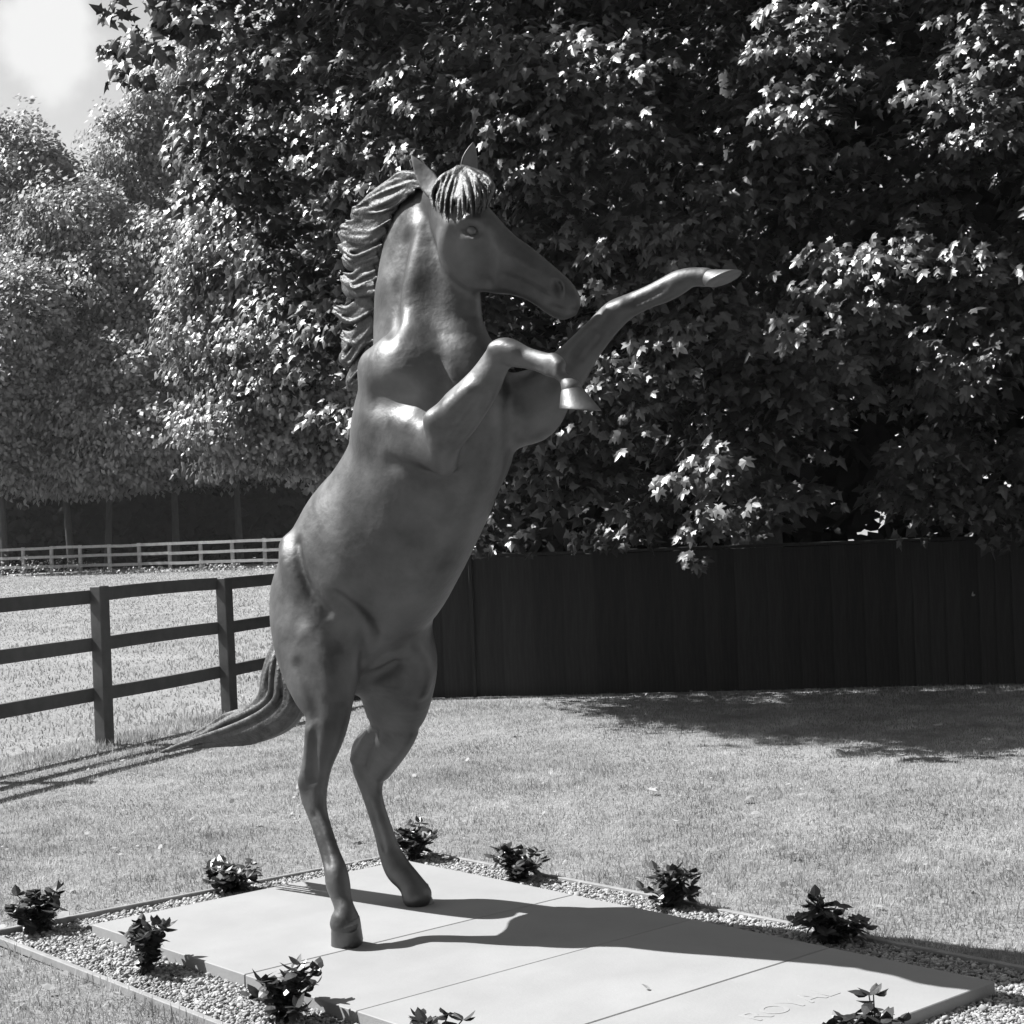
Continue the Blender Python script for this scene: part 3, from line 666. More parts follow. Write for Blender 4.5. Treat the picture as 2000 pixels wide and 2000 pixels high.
# ------------------------------------------------------------------ thin summer haze
mb = MB(); mb.box((-6, 45, 17.6), (75, 75, 18.6))
hz = bpy.data.materials.new('haze'); hz.use_nodes = True; hn = hz.node_tree.nodes; hn.remove(hn['Principled BSDF'])
pv = hn.new('ShaderNodeVolumePrincipled'); pv.inputs['Color'].default_value = (1, 1, 1, 1); pv.inputs['Density'].default_value = 0.00018; pv.inputs['Anisotropy'].default_value = 0.2
hz.node_tree.links.new(pv.outputs[0], hn['Material Output'].inputs['Volume'])
tag(obj('haze', mb.mesh('haze', hz)), 'thin pale summer haze over the paddock', 'haze', kind='stuff')

VOX = 0.009
# ------------------------------------------------------------------ rearing horse statue
SLAB_Z = 0.062
HEAD_A = math.radians(44)                                   # the horse faces right and towards the viewer
HU = np.array([math.cos(HEAD_A), -math.sin(HEAD_A), 0]); HV = np.array([-math.sin(HEAD_A), -math.cos(HEAD_A), 0])
HM = (on_z(686, 1852, SLAB_Z) + on_z(823, 1770, SLAB_Z)) / 2; HM[2] = 0
def hp(px, py, v=0.0):
    """point of the horse seen at pixel (px, py) on the plane v metres to its right of its midplane"""
    d = ray(px, py); t = ((HM + HV * v - EYE) @ HV) / (d @ HV)
    return EYE + d * t

class Sdf:
    def __init__(s, lo, hi, h):
        s.lo = np.array(lo, float); s.h = h
        s.n = np.ceil((np.array(hi) - s.lo) / h).astype(int) + 1
        s.D = np.full(s.n, 9.0, np.float32)
        s.ax = [s.lo[i] + np.arange(s.n[i]) * h for i in range(3)]
    def sl(s, lo, hi):
        a = np.clip(np.floor((lo - s.lo) / s.h).astype(int), 0, s.n - 1)
        b = np.clip(np.ceil((hi - s.lo) / s.h).astype(int) + 1, 1, s.n)
        return tuple(slice(int(a[i]), int(b[i])) for i in range(3))
    def grid(s, sl):
        return (s.ax[0][sl[0]][:, None, None].astype(np.float32), s.ax[1][sl[1]][None, :, None].astype(np.float32),
                s.ax[2][sl[2]][None, None, :].astype(np.float32))
    def smin(s, sl, d, k, sub=False):
        A = s.D[sl]
        if sub:                                  # smooth subtraction
            h = np.maximum(k - np.abs(-d - A), 0) / k
            s.D[sl] = np.maximum(A, -d) + h * h * k * 0.25
        else:
            h = np.maximum(k - np.abs(A - d), 0) / k
            s.D[sl] = np.minimum(A, d) - h * h * k * 0.25
    def chain(s, C, E1, E2, A, B, k, pad=0.10, sub=False):
        lo = (C - np.maximum(A, B)[:, None]).min(0) - pad; hi = (C + np.maximum(A, B)[:, None]).max(0) + pad
        S = s.sl(lo, hi); T = np.full([x.stop - x.start for x in S], 9.0, np.float32)
        off = np.array([x.start for x in S])
        for i in range(len(C) - 1):
            r = max(A[i], A[i + 1], B[i], B[i + 1]) + pad
            q = s.sl(np.minimum(C[i], C[i + 1]) - r, np.maximum(C[i], C[i + 1]) + r)
            q = tuple(slice(max(q[j].start, S[j].start), min(q[j].stop, S[j].stop)) for j in range(3))
            X, Y, Z = s.grid(q)
            ax = C[i + 1] - C[i]; ln = np.linalg.norm(ax); ax = ax / ln
            e1 = E1[i] + E1[i + 1]; e1 = e1 - ax * (e1 @ ax); e1 /= np.linalg.norm(e1); e2 = np.cross(ax, e1)
            x, y, z = X - np.float32(C[i][0]), Y - np.float32(C[i][1]), Z - np.float32(C[i][2])
            t = x * ax[0] + y * ax[1] + z * ax[2]
            p = x * e1[0] + y * e1[1] + z * e1[2]
            w = x * e2[0] + y * e2[1] + z * e2[2]
            f = np.clip(t / ln, 0, 1); ex = t - f * ln
            a = A[i] + (A[i + 1] - A[i]) * f; b = B[i] + (B[i + 1] - B[i]) * f; c = np.minimum(a, b)
            k0 = np.sqrt((p / a) ** 2 + (w / b) ** 2 + (ex / c) ** 2)
            k1 = np.sqrt((p / a ** 2) ** 2 + (w / b ** 2) ** 2 + (ex / c ** 2) ** 2)
            d = np.where(k0 < 0.25, -c * 0.8, k0 * (k0 - 1) / np.maximum(k1, 1e-6)).astype(np.float32)
            ql = tuple(slice(q[j].start - off[j], q[j].stop - off[j]) for j in range(3))
            T[ql] = np.minimum(T[ql], d)
        s.smin(S, T, k, sub)
    def ell(s, c, R, r, k, pad=0.10, sub=False):
        """ellipsoid: rows of R are its axes, r its radii"""
        c = np.asarray(c, float); m = max(r) + pad
        q = s.sl(c - m, c + m); X, Y, Z = s.grid(q)
        x, y, z = X - c[0], Y - c[1], Z - c[2]
        P = [x * R[i][0] + y * R[i][1] + z * R[i][2] for i in range(3)]
        k0 = np.sqrt(sum((P[i] / r[i]) ** 2 for i in range(3))); k1 = np.sqrt(sum((P[i] / r[i] ** 2) ** 2 for i in range(3)))
        d = np.where(k0 < 0.25, -min(r) * 0.8, k0 * (k0 - 1) / np.maximum(k1, 1e-6)).astype(np.float32)
        s.smin(q, d, k, sub)
    def surface(s):
        D = s.D; ins = D < 0
        c = np.zeros([x - 1 for x in D.shape], np.uint8)
        for i in (0, 1):
            for j in (0, 1):
                for l in (0, 1):
                    c += ins[i:D.shape[0] - 1 + i, j:D.shape[1] - 1 + j, l:D.shape[2] - 1 + l]
        act = (c > 0) & (c < 8); I = np.argwhere(act)
        idx = np.full(act.shape, -1, np.int32); idx[act] = np.arange(len(I))
        acc = np.zeros((len(I), 3)); cnt = np.zeros(len(I))
        for a in range(3):
            o = [x for x in range(3) if x != a]
            for p in (0, 1):
                for q in (0, 1):
                    st = np.zeros(3, int); st[o[0]] = p; st[o[1]] = q; en = st.copy(); en[a] = 1
                    v0 = D[tuple((I + st).T)]; v1 = D[tuple((I + en).T)]
                    mk = (v0 < 0) != (v1 < 0); t = np.where(mk, v0 / np.where(mk, v0 - v1, 1), 0)
                    pos = I + st + np.outer(t, np.eye(3)[a]); acc[mk] += pos[mk]; cnt[mk] += 1
        V = acc / cnt[:, None] * s.h + s.lo
        F = []
        for a in range(3):
            o1, o2 = [(1, 2), (2, 0), (0, 1)][a]
            s0 = [slice(None)] * 3; s1 = [slice(None)] * 3; s0[a] = slice(0, -1); s1[a] = slice(1, None)
            x0, x1 = ins[tuple(s0)], ins[tuple(s1)]
            E_ = np.argwhere(x0 != x1)
            ok = (E_[:, o1] > 0) & (E_[:, o2] > 0) & (E_[:, o1] < act.shape[o1]) & (E_[:, o2] < act.shape[o2]); E_ = E_[ok]
            d1 = np.eye(3, dtype=int)[o1]; d2 = np.eye(3, dtype=int)[o2]
            q = np.stack([idx[tuple((E_ - d1 - d2).T)], idx[tuple((E_ - d2).T)], idx[tuple(E_.T)], idx[tuple((E_ - d1).T)]], -1)
            fl = x0[tuple(E_.T)]
            q[~fl] = q[~fl][:, ::-1]; F.append(q)
        return V, np.concatenate(F)

def smooth_mesh(V, F, it, lam=0.5):
    e = np.concatenate([F[:, [0, 1]], F[:, [1, 2]], F[:, [2, 3]], F[:, [3, 0]]])
    cnt = np.bincount(e.ravel(), minlength=len(V)).astype(float)[:, None]
    for i in range(it):
        for l in (lam, -lam * 0.92):            # keeps the volume
            acc = np.stack([np.bincount(e[:, 0], V[e[:, 1], j], len(V)) + np.bincount(e[:, 1], V[e[:, 0], j], len(V)) for j in range(3)], -1)
            V = V + (acc / cnt - V) * l
    return V

def limb(st, sub=4):
    """stations (lx, ly, rx, ry, v, lateral/in-plane ratio) -> chain arrays; the two pixels are the outlines on either side"""
    C = []; A = []; B = []; E = []
    for lx, ly, rx, ry, v, q in st:
        l, r = hp(lx, ly, v), hp(rx, ry, v); c = hp((lx + rx) / 2, (ly + ry) / 2, v); C.append(c)
        e = r - l; w = np.linalg.norm(e) / 2; e /= np.linalg.norm(e)
        hx = abs(e @ HU)                            # only the horizontal part of the width is foreshortened
        ca, sa = math.cos(HEAD_A + 0.05), math.sin(HEAD_A + 0.05)
        a = w * ca / math.sqrt(ca ** 2 + (q * sa) ** 2) * hx + w * (1 - hx)
        A.append(a); B.append(a * q); E.append(e)
    C, A, B, E = catmull(C, sub), catmull(A, sub), catmull(B, sub), catmull(E, sub)
    return C, E, None, A, B

TORSO = [(545, 1215, 770, 1262, 0, .95), (546, 1160, 795, 1232, 0, .92), (556, 1106, 830, 1190, 0, .88), (574, 1048, 881, 1130, 0, .84), (618, 998, 917, 1064, 0, .80),
         (655, 944, 950, 992, 0, .78), (677, 888, 975, 936, 0, .76), (683, 832, 994, 885, 0, .74), (693, 785, 1000, 825, 0, .68),
         (708, 736, 985, 765, 0, .60), (722, 694, 960, 715, 0, .52), (727, 645, 942, 662, 0, .47), (729, 590, 936, 610, 0, .43),
         (732, 540, 930, 565, 0, .42), (739, 494, 915, 522, 0, .38), (753, 448, 898, 482, 0, .37), (778, 405, 885, 445, 0, .42), (815, 372, 876, 415, 0, .55)]
NEAR_HIND = [(547, 1180, 690, 1160, 0.140, .80), (542, 1225, 705, 1215, 0.158, .78), (549, 1275, 708, 1275, 0.177, .72), (568, 1330, 700, 1325, 0.200, .66), (596, 1384, 686, 1378, 0.223, .66),
             (597, 1435, 671, 1432, 0.237, .68), (594, 1486, 649, 1490, 0.251, .66), (586, 1527, 640, 1522, 0.260, .62), (588, 1556, 637, 1552, 0.265, .62),
             (603, 1592, 640, 1594, 0.270, .74), (616, 1629, 651, 1634, 0.279, .78), (628, 1671, 664, 1670, 0.288, .80), (635, 1703, 677, 1702, 0.298, .88),
             (638, 1728, 682, 1724, 0.302, .92), (650, 1757, 687, 1762, 0.307, .92), (655, 1779, 694, 1782, 0.312, .98), (646, 1803, 702, 1800, 0.313, .98)]
FAR_HIND = [(690, 1225, 838, 1245, -0.140, .80), (695, 1275, 852, 1290, -0.158, .78), (702, 1330, 844, 1335, -0.186, .72), (712, 1386, 827, 1378, -0.219, .68), (731, 1413, 817, 1412, -0.228, .66),
            (719, 1448, 797, 1443, -0.242, .66), (690, 1482, 768, 1474, -0.260, .58), (688, 1504, 754, 1498, -0.270, .58), (704, 1543, 746, 1540, -0.279, .70),
            (717, 1581, 752, 1577, -0.288, .78), (731, 1626, 768, 1625, -0.298, .80), (741, 1669, 783, 1663, -0.307, .86), (753, 1702, 801, 1692, -0.314, .90),
            (772, 1722, 818, 1713, -0.318, .92), (783, 1738, 832, 1731, -0.320, .96), (786, 1752, 842, 1744, -0.320, .98)]
NEAR_FORE = [(836, 850, 872, 920, .20, .80), (838, 815, 898, 880, .235, .78), (860, 780, 930, 840, .245, .74), (893, 750, 957, 800, .245, .72), (920, 722, 977, 764, .24, .74), (944, 690, 990, 730, .235, .80),
             (962, 667, 1002, 716, .23, .86), (988, 662, 1005, 717, .23, .88), (1013, 669, 1012, 719, .23, .84), (1034, 677, 1026, 722, .225, .78), (1058, 684, 1048, 728, .22, .76),
             (1085, 691, 1070, 738, .22, .84), (1106, 707, 1084, 740, .22, .88), (1121, 730, 1094, 752, .22, .98), (1138, 752, 1095, 769, .22, 1.0)]
FAR_FORE = [(950, 760, 1010, 865, -0.160, .80), (990, 735, 1076, 856, -0.190, .76), (1030, 718, 1104, 812, -0.210, .74), (1075, 691, 1139, 756, -0.225, .74), (1111, 660, 1163, 712, -0.240, .74), (1146, 628, 1195, 666, -0.260, .76),
            (1172, 602, 1224, 632, -0.280, .84), (1195, 589, 1240, 618, -0.290, .86), (1215, 580, 1254, 609, -0.300, .80), (1254, 561, 1282, 598, -0.320, .76), (1288, 543, 1308, 590, -0.335, .78),
            (1316, 528, 1334, 576, -0.350, .86), (1340, 523, 1354, 562, -0.360, .90), (1362, 522, 1366, 560, -0.370, .92), (1382, 521, 1376, 562, -0.380, .96)]
HEADST = [(838, 354, 858, 425, 0.030, .62), (882, 344, 857, 440, 0.050, .64), (922, 360, 860, 478, 0.050, .64), (950, 392, 875, 520, 0.040, .60), (974, 423, 905, 556, 0.020, .54), (1000, 449, 940, 571, -0.010, .50),
          (1030, 473, 985, 577, -0.050, .48), (1060, 499, 1020, 586, -0.090, .48), (1088, 522, 1046, 600, -0.125, .50), (1114, 545, 1068, 617, -0.155, .56), (1127, 566, 1088, 626, -0.170, .60), (1129, 592, 1106, 621, -0.180, .64)]
def hring(px, py, v, ang, r):
    """frame for an ellipsoid: long axis in the midplane at ang degrees above horizontal-forward"""
    a = math.radians(ang); e = HU * math.cos(a) + np.array([0, 0, 1.0]) * math.sin(a)
    n = np.cross(HV, e)
    return hp(px, py, v), np.array([e, n, HV]), r

def build_horse(vox):
    S = Sdf((-1.75, 5.2, 0.0), (1.15, 7.75, 3.3), vox)
    S.chain(*limb(TORSO, 5), k=0.02)
    def blob(px, py, v, ang, r, k=0.08, sub=False):
        c, R, r = hring(px, py, v, ang, r); S.ell(c, R, r, k, sub=sub)
    for sg in (1, -1):
        dx = 0 if sg > 0 else 130; dy = 0 if sg > 0 else 30
        blob(776 + dx, 760 + dy, .15 * sg, 65, (.19, .11, .10), .12)     # shoulder blade
        blob(822 + dx, 846 + dy, .19 * sg, 72, (.14, .09, .075), .10)     # triceps
        blob(606 + dx * .9, 1130 + dy, .17 * sg, 62, (.17, .11, .10), .12)   # croup
    for s_ in (NEAR_HIND, FAR_HIND): S.chain(*limb(s_, 5), k=0.09)
    for s_ in (NEAR_FORE, FAR_FORE): S.chain(*limb(s_, 5), k=0.07)
    S.chain(*limb(HEADST, 5), k=0.022)
    def surf(px, py):
        """first point of the surface seen at a pixel"""
        d = ray(px, py); t = np.arange(5.0, 7.9, vox * .5); P = EYE + d[None] * t[:, None]
        I = np.round((P - S.lo) / S.h).astype(int); ok = ((I >= 0) & (I < S.n)).all(1); I = np.clip(I, 0, S.n - 1)
        v = np.where(ok, S.D[tuple(I.T)], 9)
        h = np.argmax(v < 0); return P[h] if v[h] < 0 else None
    def stroke(pix, r, sink=0.0, k=.05, sub=False, step=4):
        """muscle ridge (or groove) along pixels on the surface; r one radius or one per pixel"""
        pix = catmull(np.array(pix, float), step); rr = np.interp(np.linspace(0, 1, len(pix)), np.linspace(0, 1, np.size(r)), np.atleast_1d(r)) if np.size(r) > 1 else np.full(len(pix), r)
        C = []; A = []
        for (x, y), q in zip(pix, rr):
            c = surf(x, y)
            if c is not None: C.append(c + FW * sink); A.append(q)
        if len(C) < 2: return
        C, A = np.array(C), np.array(A)
        for _ in range(4): C[1:-1] = (C[:-2] + 2 * C[1:-1] + C[2:]) / 4       # voxel noise out
        E_ = np.repeat(np.array([[.37, .11, .92]]), len(C), 0)
        S.chain(C, E_, None, A, A, k, sub=sub)
    G = -.012
    # neck and shoulder
    stroke([(828, 450), (816, 530), (806, 610), (798, 680), (790, 730)], (.025, .036, .042, .045, .04), .036, .10)
    stroke([(790, 470), (775, 550), (766, 630), (770, 685)], .016, G, .06, True)
    stroke([(730, 712), (785, 705), (838, 735)], (.05, .075, .055), .058, .10)
    stroke([(852, 712), (862, 755), (838, 800)], .014, -.008, .05, True)
    stroke([(730, 782), (770, 778), (812, 788)], .018, -.030, .09, True)
    stroke([(760, 905), (800, 922), (840, 934), (872, 932)], .010, -.016, .06, True)
    stroke([(845, 820), (862, 870), (870, 915)], (.03, .035, .022), .018, .05)
    stroke([(850, 822), (880, 800), (915, 765)], (.02, .03, .02), .012, .05)      # extensor of the forearm
    stroke([(885, 860), (915, 820), (945, 780)], .008, 0, .035, True)
    # flank, hip and thigh
    stroke([(580, 1062), (586, 1110), (606, 1158), (640, 1196)], .009, -.008, .035, True)
    stroke([(562, 1066), (568, 1105), (586, 1150)], (.03, .035, .02), .030, .06)
    stroke([(660, 1170), (702, 1205), (722, 1245), (716, 1292)], (.010, .014, .016, .012), -.010, .06, True)
    stroke([(606, 1240), (640, 1290), (650, 1345)], (.02, .03, .02), .018, .06)
    stroke([(580, 1300), (604, 1350), (612, 1400)], .010, -.014, .05, True)
    stroke([(736, 1294), (760, 1284), (786, 1281)], (.016, .022, .012), .004, .03)
    stroke([(705, 1330), (740, 1322), (770, 1300)], .012, -.010, .05, True)
    stroke([(800, 1260), (830, 1300), (820, 1350)], (.02, .03, .02), .018, .05)
    # ribs and belly line
    # hind legs: tendons and hock
    stroke([(606, 1430), (602, 1480), (594, 1530)], (.012, .013, .018), .009, .04)
    stroke([(616, 1425), (610, 1475), (612, 1520)], (.004, .006, .004), -.006, .035, True)
    stroke([(612, 1592), (628, 1640), (640, 1690)], .005, 0, .02, True)
    stroke([(725, 1425), (706, 1460), (692, 1485)], (.010, .012, .016), .005, .03)
    stroke([(735, 1430), (716, 1465), (712, 1495)], .006, -.006, .03, True)
    stroke([(718, 1560), (734, 1605), (750, 1660)], .005, 0, .02, True)
        # forelegs: knees, tendons, fetlocks
    stroke([(966, 680), (985, 678), (1003, 684)], (.020, .026, .018), .012, .03)
    stroke([(1000, 708), (1030, 713), (1060, 724)], .0055, 0, .015, True)
    stroke([(1082, 700), (1092, 712), (1090, 728)], (.014, .018, .014), .008, .03)
    stroke([(1195, 605), (1215, 600)], .020, .012, .03)
    stroke([(1240, 592), (1270, 580), (1300, 563)], .0055, 0, .015, True)
    stroke([(1160, 655), (1130, 690), (1110, 725)], .008, 0, .035, True)
    # head
    stroke([(955, 474), (1000, 500), (1045, 528)], (.010, .012, .006), .006, .025)          # facial crest
    stroke([(880, 440), (872, 480), (890, 525), (925, 556)], (.02, .03, .03, .02), .020, .045)   # cheek
    stroke([(948, 462), (955, 505), (950, 550)], .010, 0, .05, True)
    stroke([(898, 436), (915, 426), (936, 432)], (.008, .013, .008), .000, .018)            # brow
    stroke([(912, 448), (929, 452)], .017, -.004, .015, True)                               # eye socket
    stroke([(905, 462), (922, 470), (940, 462)], .006, .000, .015)                          # lower lid
    stroke([(1084, 548), (1092, 558), (1096, 574)], (.010, .017, .012), -.002, .008, True)      # nostril
    stroke([(1078, 545), (1090, 540), (1104, 556), (1104, 574)], .008, .002, .015)
    stroke([(1126, 606), (1104, 606), (1080, 600)], .0045, 0, .010, True)                   # mouth
    stroke([(985, 545), (1025, 560), (1060, 582)], .008, -.010, .04, True)                      # lower jaw
    S.eye = surf(921, 450)
    V, F = S.surface()
    V = smooth_mesh(V, F, 4)
    return V, F, S.eye

statue = empty('horse_statue', (HM[0], HM[1], SLAB_Z))
tag(statue, 'dark bronze statue of a rearing horse on a pale stone plinth', 'statue')
SO = np.array([HM[0], HM[1], SLAB_Z])
V, F, EYEBALL = build_horse(VOX)
obj('body', new_mesh('body', V - SO, F, M_BRONZE, True), statue)

def hoof(cf, cb, sf, sb, v, w0, w1, flat=None):
    """hoof from coronet (front, back pixel) to sole (toe, heel pixel)"""
    if flat is None: P = [hp(*cf, v), hp(*cb, v), hp(*sf, v), hp(*sb, v)]
    else: P = [hp(*cf, v), hp(*cb, v), on_z(*sf, flat), on_z(*sb, flat)]
    mb = MB(); rings = []; n = 24; ang = np.arange(n) * 2 * math.pi / n
    c0, c1 = (P[0] + P[1]) / 2, (P[2] + P[3]) / 2; f0, f1 = (P[0] - P[1]) / 2, (P[2] - P[3]) / 2
    w0 = np.linalg.norm(f0) * .74; w1 = max(w1 * .9, np.linalg.norm(f1) * .74); f0 = f0 * .76; f1 = f1 * .84
    up = c0 - c1
    for t, g in ((-0.10, .86), (-.02, .97), (0.03, 1.0), (.25, 1.01), (.5, 1.0), (.75, 1.0), (.93, 1.0), (1.0, .97)):
        c = c0 + (c1 - c0) * t; f = f0 + (f1 - f0) * max(t, 0); w = w0 + (w1 - w0) * max(t, 0)
        lat = np.cross(up, f); lat /= np.linalg.norm(lat)
        sh = 1 - 0.10 * (np.cos(ang) < -0.2) * (np.abs(np.cos(ang)) - 0.2)
        rings.append(c + (np.cos(ang) * sh * g)[:, None] * f + (np.sin(ang) * g * w)[:, None] * lat)
    m = len(rings); i = np.arange(m - 1)[:, None] * n; j = np.arange(n)[None]; k = (j + 1) % n
    Q = np.stack([i + j, i + k, i + n + k, i + n + j], -1).reshape(-1, 4)
    T = np.stack([np.full(n, m * n), (m - 1) * n + np.arange(n), (m - 1) * n + (np.arange(n) + 1) % n], -1)
    T0 = np.stack([np.full(n, m * n + 1), (np.arange(n) + 1) % n, np.arange(n)], -1)
    frog = c1 + up * 0.08
    mb.add(np.concatenate(rings + [frog[None], (c0 + up * .1)[None]]) - SO, Q, np.concatenate([T, T0]))
    return obj('hoof', mb.mesh('hoof', M_HOOF, True), statue)
hoof((700, 1799), (649, 1803), (706, 1850), (650, 1838), .313, .047, .054, SLAB_Z + .001)
hoof((838, 1740), (785, 1748), (853, 1762), (793, 1766), -.32, .050, .058, SLAB_Z + .001)
hoof((1140, 757), (1095, 770), (1174, 803), (1094, 798), .22, .046, .062)
hoof((1388, 521), (1376, 564), (1449, 523), (1380, 566), -.38, .044, .060)

# ears
def ear(base, tip, v0, v1, w, open_dir):
    b, t = hp(*base, v0), hp(*tip, v1); ax = t - b; ln = np.linalg.norm(ax); ax /= ln
    o = np.asarray(open_dir, float); o = o - ax * (o @ ax); o /= np.linalg.norm(o); s = np.cross(ax, o)
    mb = MB(); n = 14; rows = []; prof = [(-.12, .62), (0, .72), (.15, .92), (.32, 1.0), (.5, .92), (.7, .66), (.85, .38), (.95, .16), (1.0, .02)]
    ang = np.arange(n) * 2 * math.pi / n
    for f, r in prof:
        hollow = 0.75 * math.sin(min(max(f, 0), 1) * math.pi) ** 0.6 if f > 0 else 0
        x = np.cos(ang); y = np.sin(ang)
        dep = np.where(x > 0, x * (1 - 1.5 * hollow), x)              # the front side caves in
        rows.append(b + ax * ln * f + (dep * r * w * .62)[:, None] * o + (y * r * w)[:, None] * s - o * 0.25 * w * math.sin(max(f, 0) * 3.1) * 0.4)
    m = len(rows); i = np.arange(m - 1)[:, None] * n; j = np.arange(n)[None]; k = (j + 1) % n
    mb.add(np.concatenate(rows) - SO, np.stack([i + j, i + k, i + n + k, i + n + j], -1).reshape(-1, 4))
    return obj('ear', mb.mesh('ear', M_BRONZE, True), statue)
ear((856, 384), (803, 303),   .09, .11, .039, HU * 0.55 + HV * 0.75)
ear((915, 345), (925, 277), -.09, -.10, .040, HU * 0.9 + HV * 0.1)
# eye
mb = MB(); c, R, r = hring(921, 449, .083, -20, (.025, .020, .018)); c = EYEBALL + FW * .006
u_, v_ = np.meshgrid(np.linspace(0, 2 * math.pi, 16, endpoint=False), np.linspace(0, math.pi, 9))
P = np.stack([np.cos(u_) * np.sin(v_) * r[0], np.cos(v_) * r[1], np.sin(u_) * np.sin(v_) * r[2]], -1).reshape(-1, 3) @ R + c - SO
i = np.arange(8)[:, None] * 16; j = np.arange(16)[None]; k = (j + 1) % 16
mb.add(P, np.stack([i + j, i + k, i + 16 + k, i + 16 + j], -1).reshape(-1, 4))
obj('eye', mb.mesh('eye', M_HOOF, True), statue)

# hair: strands merged into one cast mass
def hair(name, strands, vox, k, m):
    P = np.concatenate([q[0] for q in strands]); lo, hi = P.min(0) - .06, P.max(0) + .06
    S = Sdf(lo, hi, vox)
    for pts, rad in strands:
        C = catmull(pts, 4); n_ = len(C); r = np.interp(np.linspace(0, 1, n_), np.linspace(0, 1, len(rad)), rad)
        C = C + rng.normal(0, .004, 3) * np.sin(np.linspace(0, 1, n_) * math.pi * rng.uniform(1, 2.5))[:, None]
        S.chain(C, np.repeat(np.array([[.31, .17, .93]]), n_, 0), None, r, r, k, pad=max(.03, k))
    V, F = S.surface(); V = smooth_mesh(V, F, 1)
    return obj(name, new_mesh(name, V - SO, F, m, True), statue)
# mane: locks leave the crest and are blown back to the left
LOCKS = [((822, 352), (790, 352), (756, 370), (728, 376), .05), ((806, 360), (770, 374), (732, 388), (702, 394), .05), ((790, 372), (756, 392), (720, 406), (690, 408), .05), ((772, 392), (742, 412), (706, 424), (678, 418), .04),
         ((760, 414), (730, 432), (698, 444), (668, 440), .04), ((750, 440), (722, 458), (684, 466), (653, 456), .03), ((743, 468), (714, 482), (684, 490), (660, 480), .02), ((738, 498), (712, 508), (686, 516), (662, 502), .01),
         ((734, 530), (712, 540), (690, 552), (668, 540), 0), ((732, 560), (706, 562), (684, 566), (662, 546), -.01), ((730, 588), (706, 602), (676, 618), (650, 604), -.05), ((729, 622), (708, 652), (684, 672), (660, 656), -.07),
         ((728, 650), (704, 664), (676, 700), (668, 690), -.08), ((726, 684), (712, 716), (690, 744), (676, 752), -.09)]
ST = []
for li, (p0, p1, p2, p3, v0) in enumerate(LOCKS):
    big = li % 2 == 0
    for q in range(17):
        a = -1 + 2 * (q + rng.uniform(-.3, .3)) / 16; b = rng.uniform(-.4, 1); sp_a = (15 * a, 17 * a, 15 * a, 9 * a + 3)
        ln = (1.03 if big else .92) - .13 * a * a + rng.uniform(-.06, .03)
        pts = []
        for (x, y), w_, f in zip((p0, p1, p2, p3), sp_a, (0, .33, .7, 1.0)):
            g = 1 if f < .5 else ln
            x = p0[0] + (x - p0[0]) * g; y = p0[1] + (y - p0[1]) * g
            pts.append(hp(x + .30 * w_, y + .95 * w_, v0 + b * (.02 + .025 * f) - .03 * f))
        r0 = rng.uniform(.0045, .0085); ST.append((pts, [r0 * .7, r0, r0 * 1.1, r0, r0 * .5]))
    pts = [hp(x + (12 if f > .8 else 0), y, v0 - .02 - .03 * f) for (x, y), f in zip((p0, p1, p2, p3), (0, .33, .7, .9))]
    ST.append((pts, [.026, .036, .035, .028, .012]))
hair('mane', ST, .0052, .009, M_HAIR)
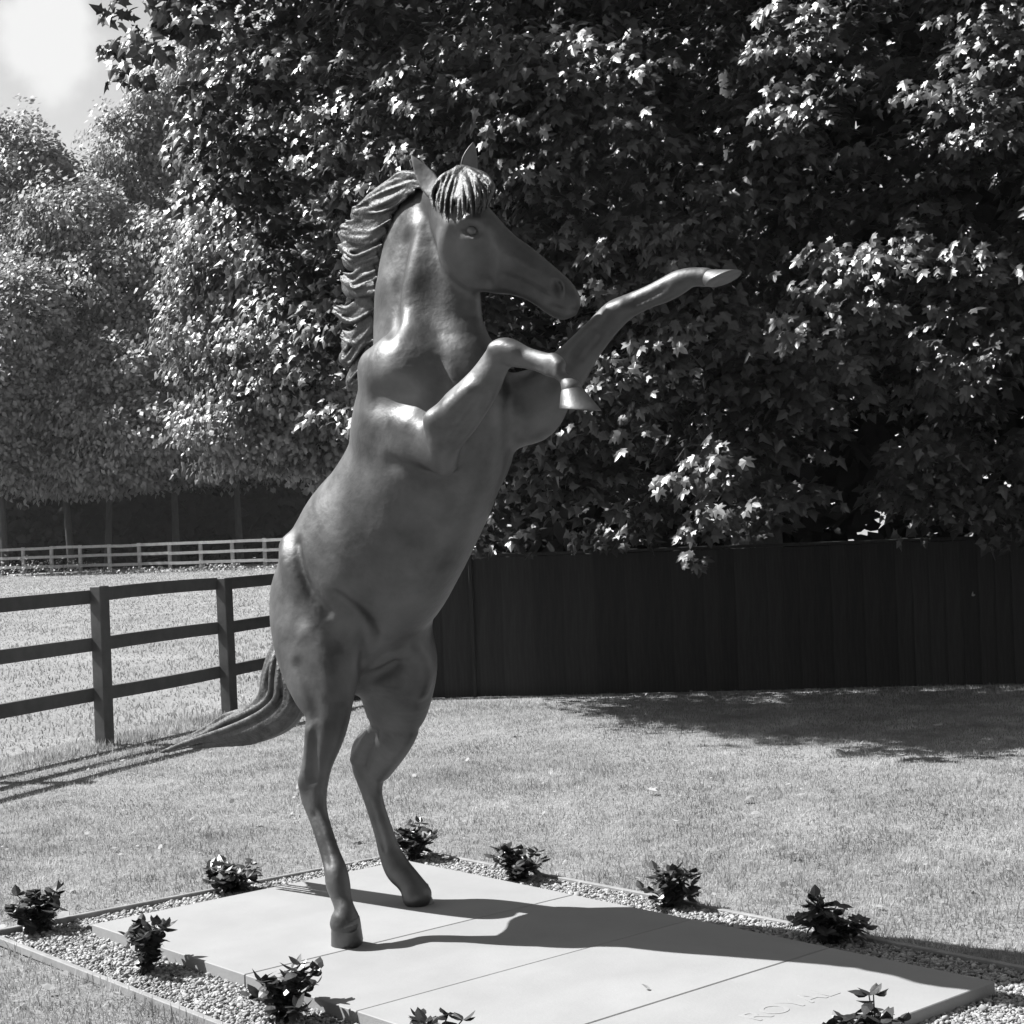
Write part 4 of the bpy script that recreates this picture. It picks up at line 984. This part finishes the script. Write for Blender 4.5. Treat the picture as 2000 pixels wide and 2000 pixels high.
# forelock: fans out from between the ears over the forehead
ST = []
ends = [(850, 404), (858, 412), (862, 418), (872, 424), (884, 424), (896, 430), (905, 424), (916, 418), (925, 416), (934, 414), (940, 418), (948, 406), (950, 390)]
for rep in range(4):
    for i, e in enumerate(ends):
        t = i / (len(ends) - 1); ex, ey = e[0] + rng.normal(0, 3), e[1] + rng.normal(0, 5)
        r0 = (896 + 16 * t + rng.normal(0, 2), 330 + rng.normal(0, 2)); bow = (t - .45) * 60
        vv = .145 - .11 * max(0, t - .55) * 2 - .008 * rep
        pts = [hp(r0[0], r0[1], .05 - .02 * t), hp(r0[0] + (ex - r0[0]) * .3 + bow * .7, r0[1] + (ey - r0[1]) * .22, .10 - .06 * t - .006 * rep), hp(r0[0] + (ex - r0[0]) * .68 + bow * .7, r0[1] + (ey - r0[1]) * .62, vv * .88), hp(ex, ey, vv)]
        q = rng.uniform(.0045, .008); ST.append((pts, [q * .7, q, q * .95, q * .35]))
for t in np.linspace(.08, .9, 8):
    i = t * (len(ends) - 1); e = ends[int(round(i))]; bow = (t - .45) * 54
    ST.append(([hp(904, 334, .035), hp(904 + (e[0] - 904) * .3 + bow * .7, 352, .075 - .06 * t), hp(904 + (e[0] - 904) * .65 + bow * .6, 386, .105 - .10 * max(0, t - .5) * 2)], [.018, .026, .016]))
hair('forelock', ST, .0045, .007, M_HAIR)
# tail: hangs from the dock, then sweeps away to the left
up_edge = catmull([(545, 1252), (524, 1300), (518, 1350), (492, 1382), (440, 1404), (384, 1434), (312, 1468)], 6)
lo_edge = catmull([(562, 1266), (580, 1320), (588, 1382), (552, 1424), (488, 1450), (402, 1457), (330, 1470)], 6)
ST = []
for rep in range(4):
    for q in range(15):
        t = (q + rng.uniform(-.4, .4)) / 14; t = min(max(t, 0.0), 1)
        en = len(up_edge) - int(rng.integers(0, 10)); w_ = rng.uniform(0, 6.28)
        vv = (-.06, .075, .055, .0)[rep] * math.sin(math.pi * (0.15 + .7 * t)) + rng.normal(0, .010); pts = []
        for s_ in range(0, en, 4):
            tt = t + .04 * math.sin(s_ * .32 + w_); p_ = up_edge[s_] * (1 - tt) + lo_edge[s_] * tt
            pts.append(hp(p_[0], p_[1], vv * math.sin(math.pi * min(s_ / 14, .5))))
        r0 = rng.uniform(.010, .019)
        if len(pts) > 3: ST.append((pts, [r0 * .6, r0 * .9, r0, r0, r0 * .8, max(.007, r0 * .4)]))
for t in (.2, .5, .8):
    pts = [hp(*(up_edge[s_] * (1 - t) + lo_edge[s_] * t), 0) for s_ in range(0, len(up_edge) - 6, 4)]
    ST.append((pts, [.03, .045, .055, .05, .035, .02]))
hair('tail', ST, .008, .008, M_HAIR)
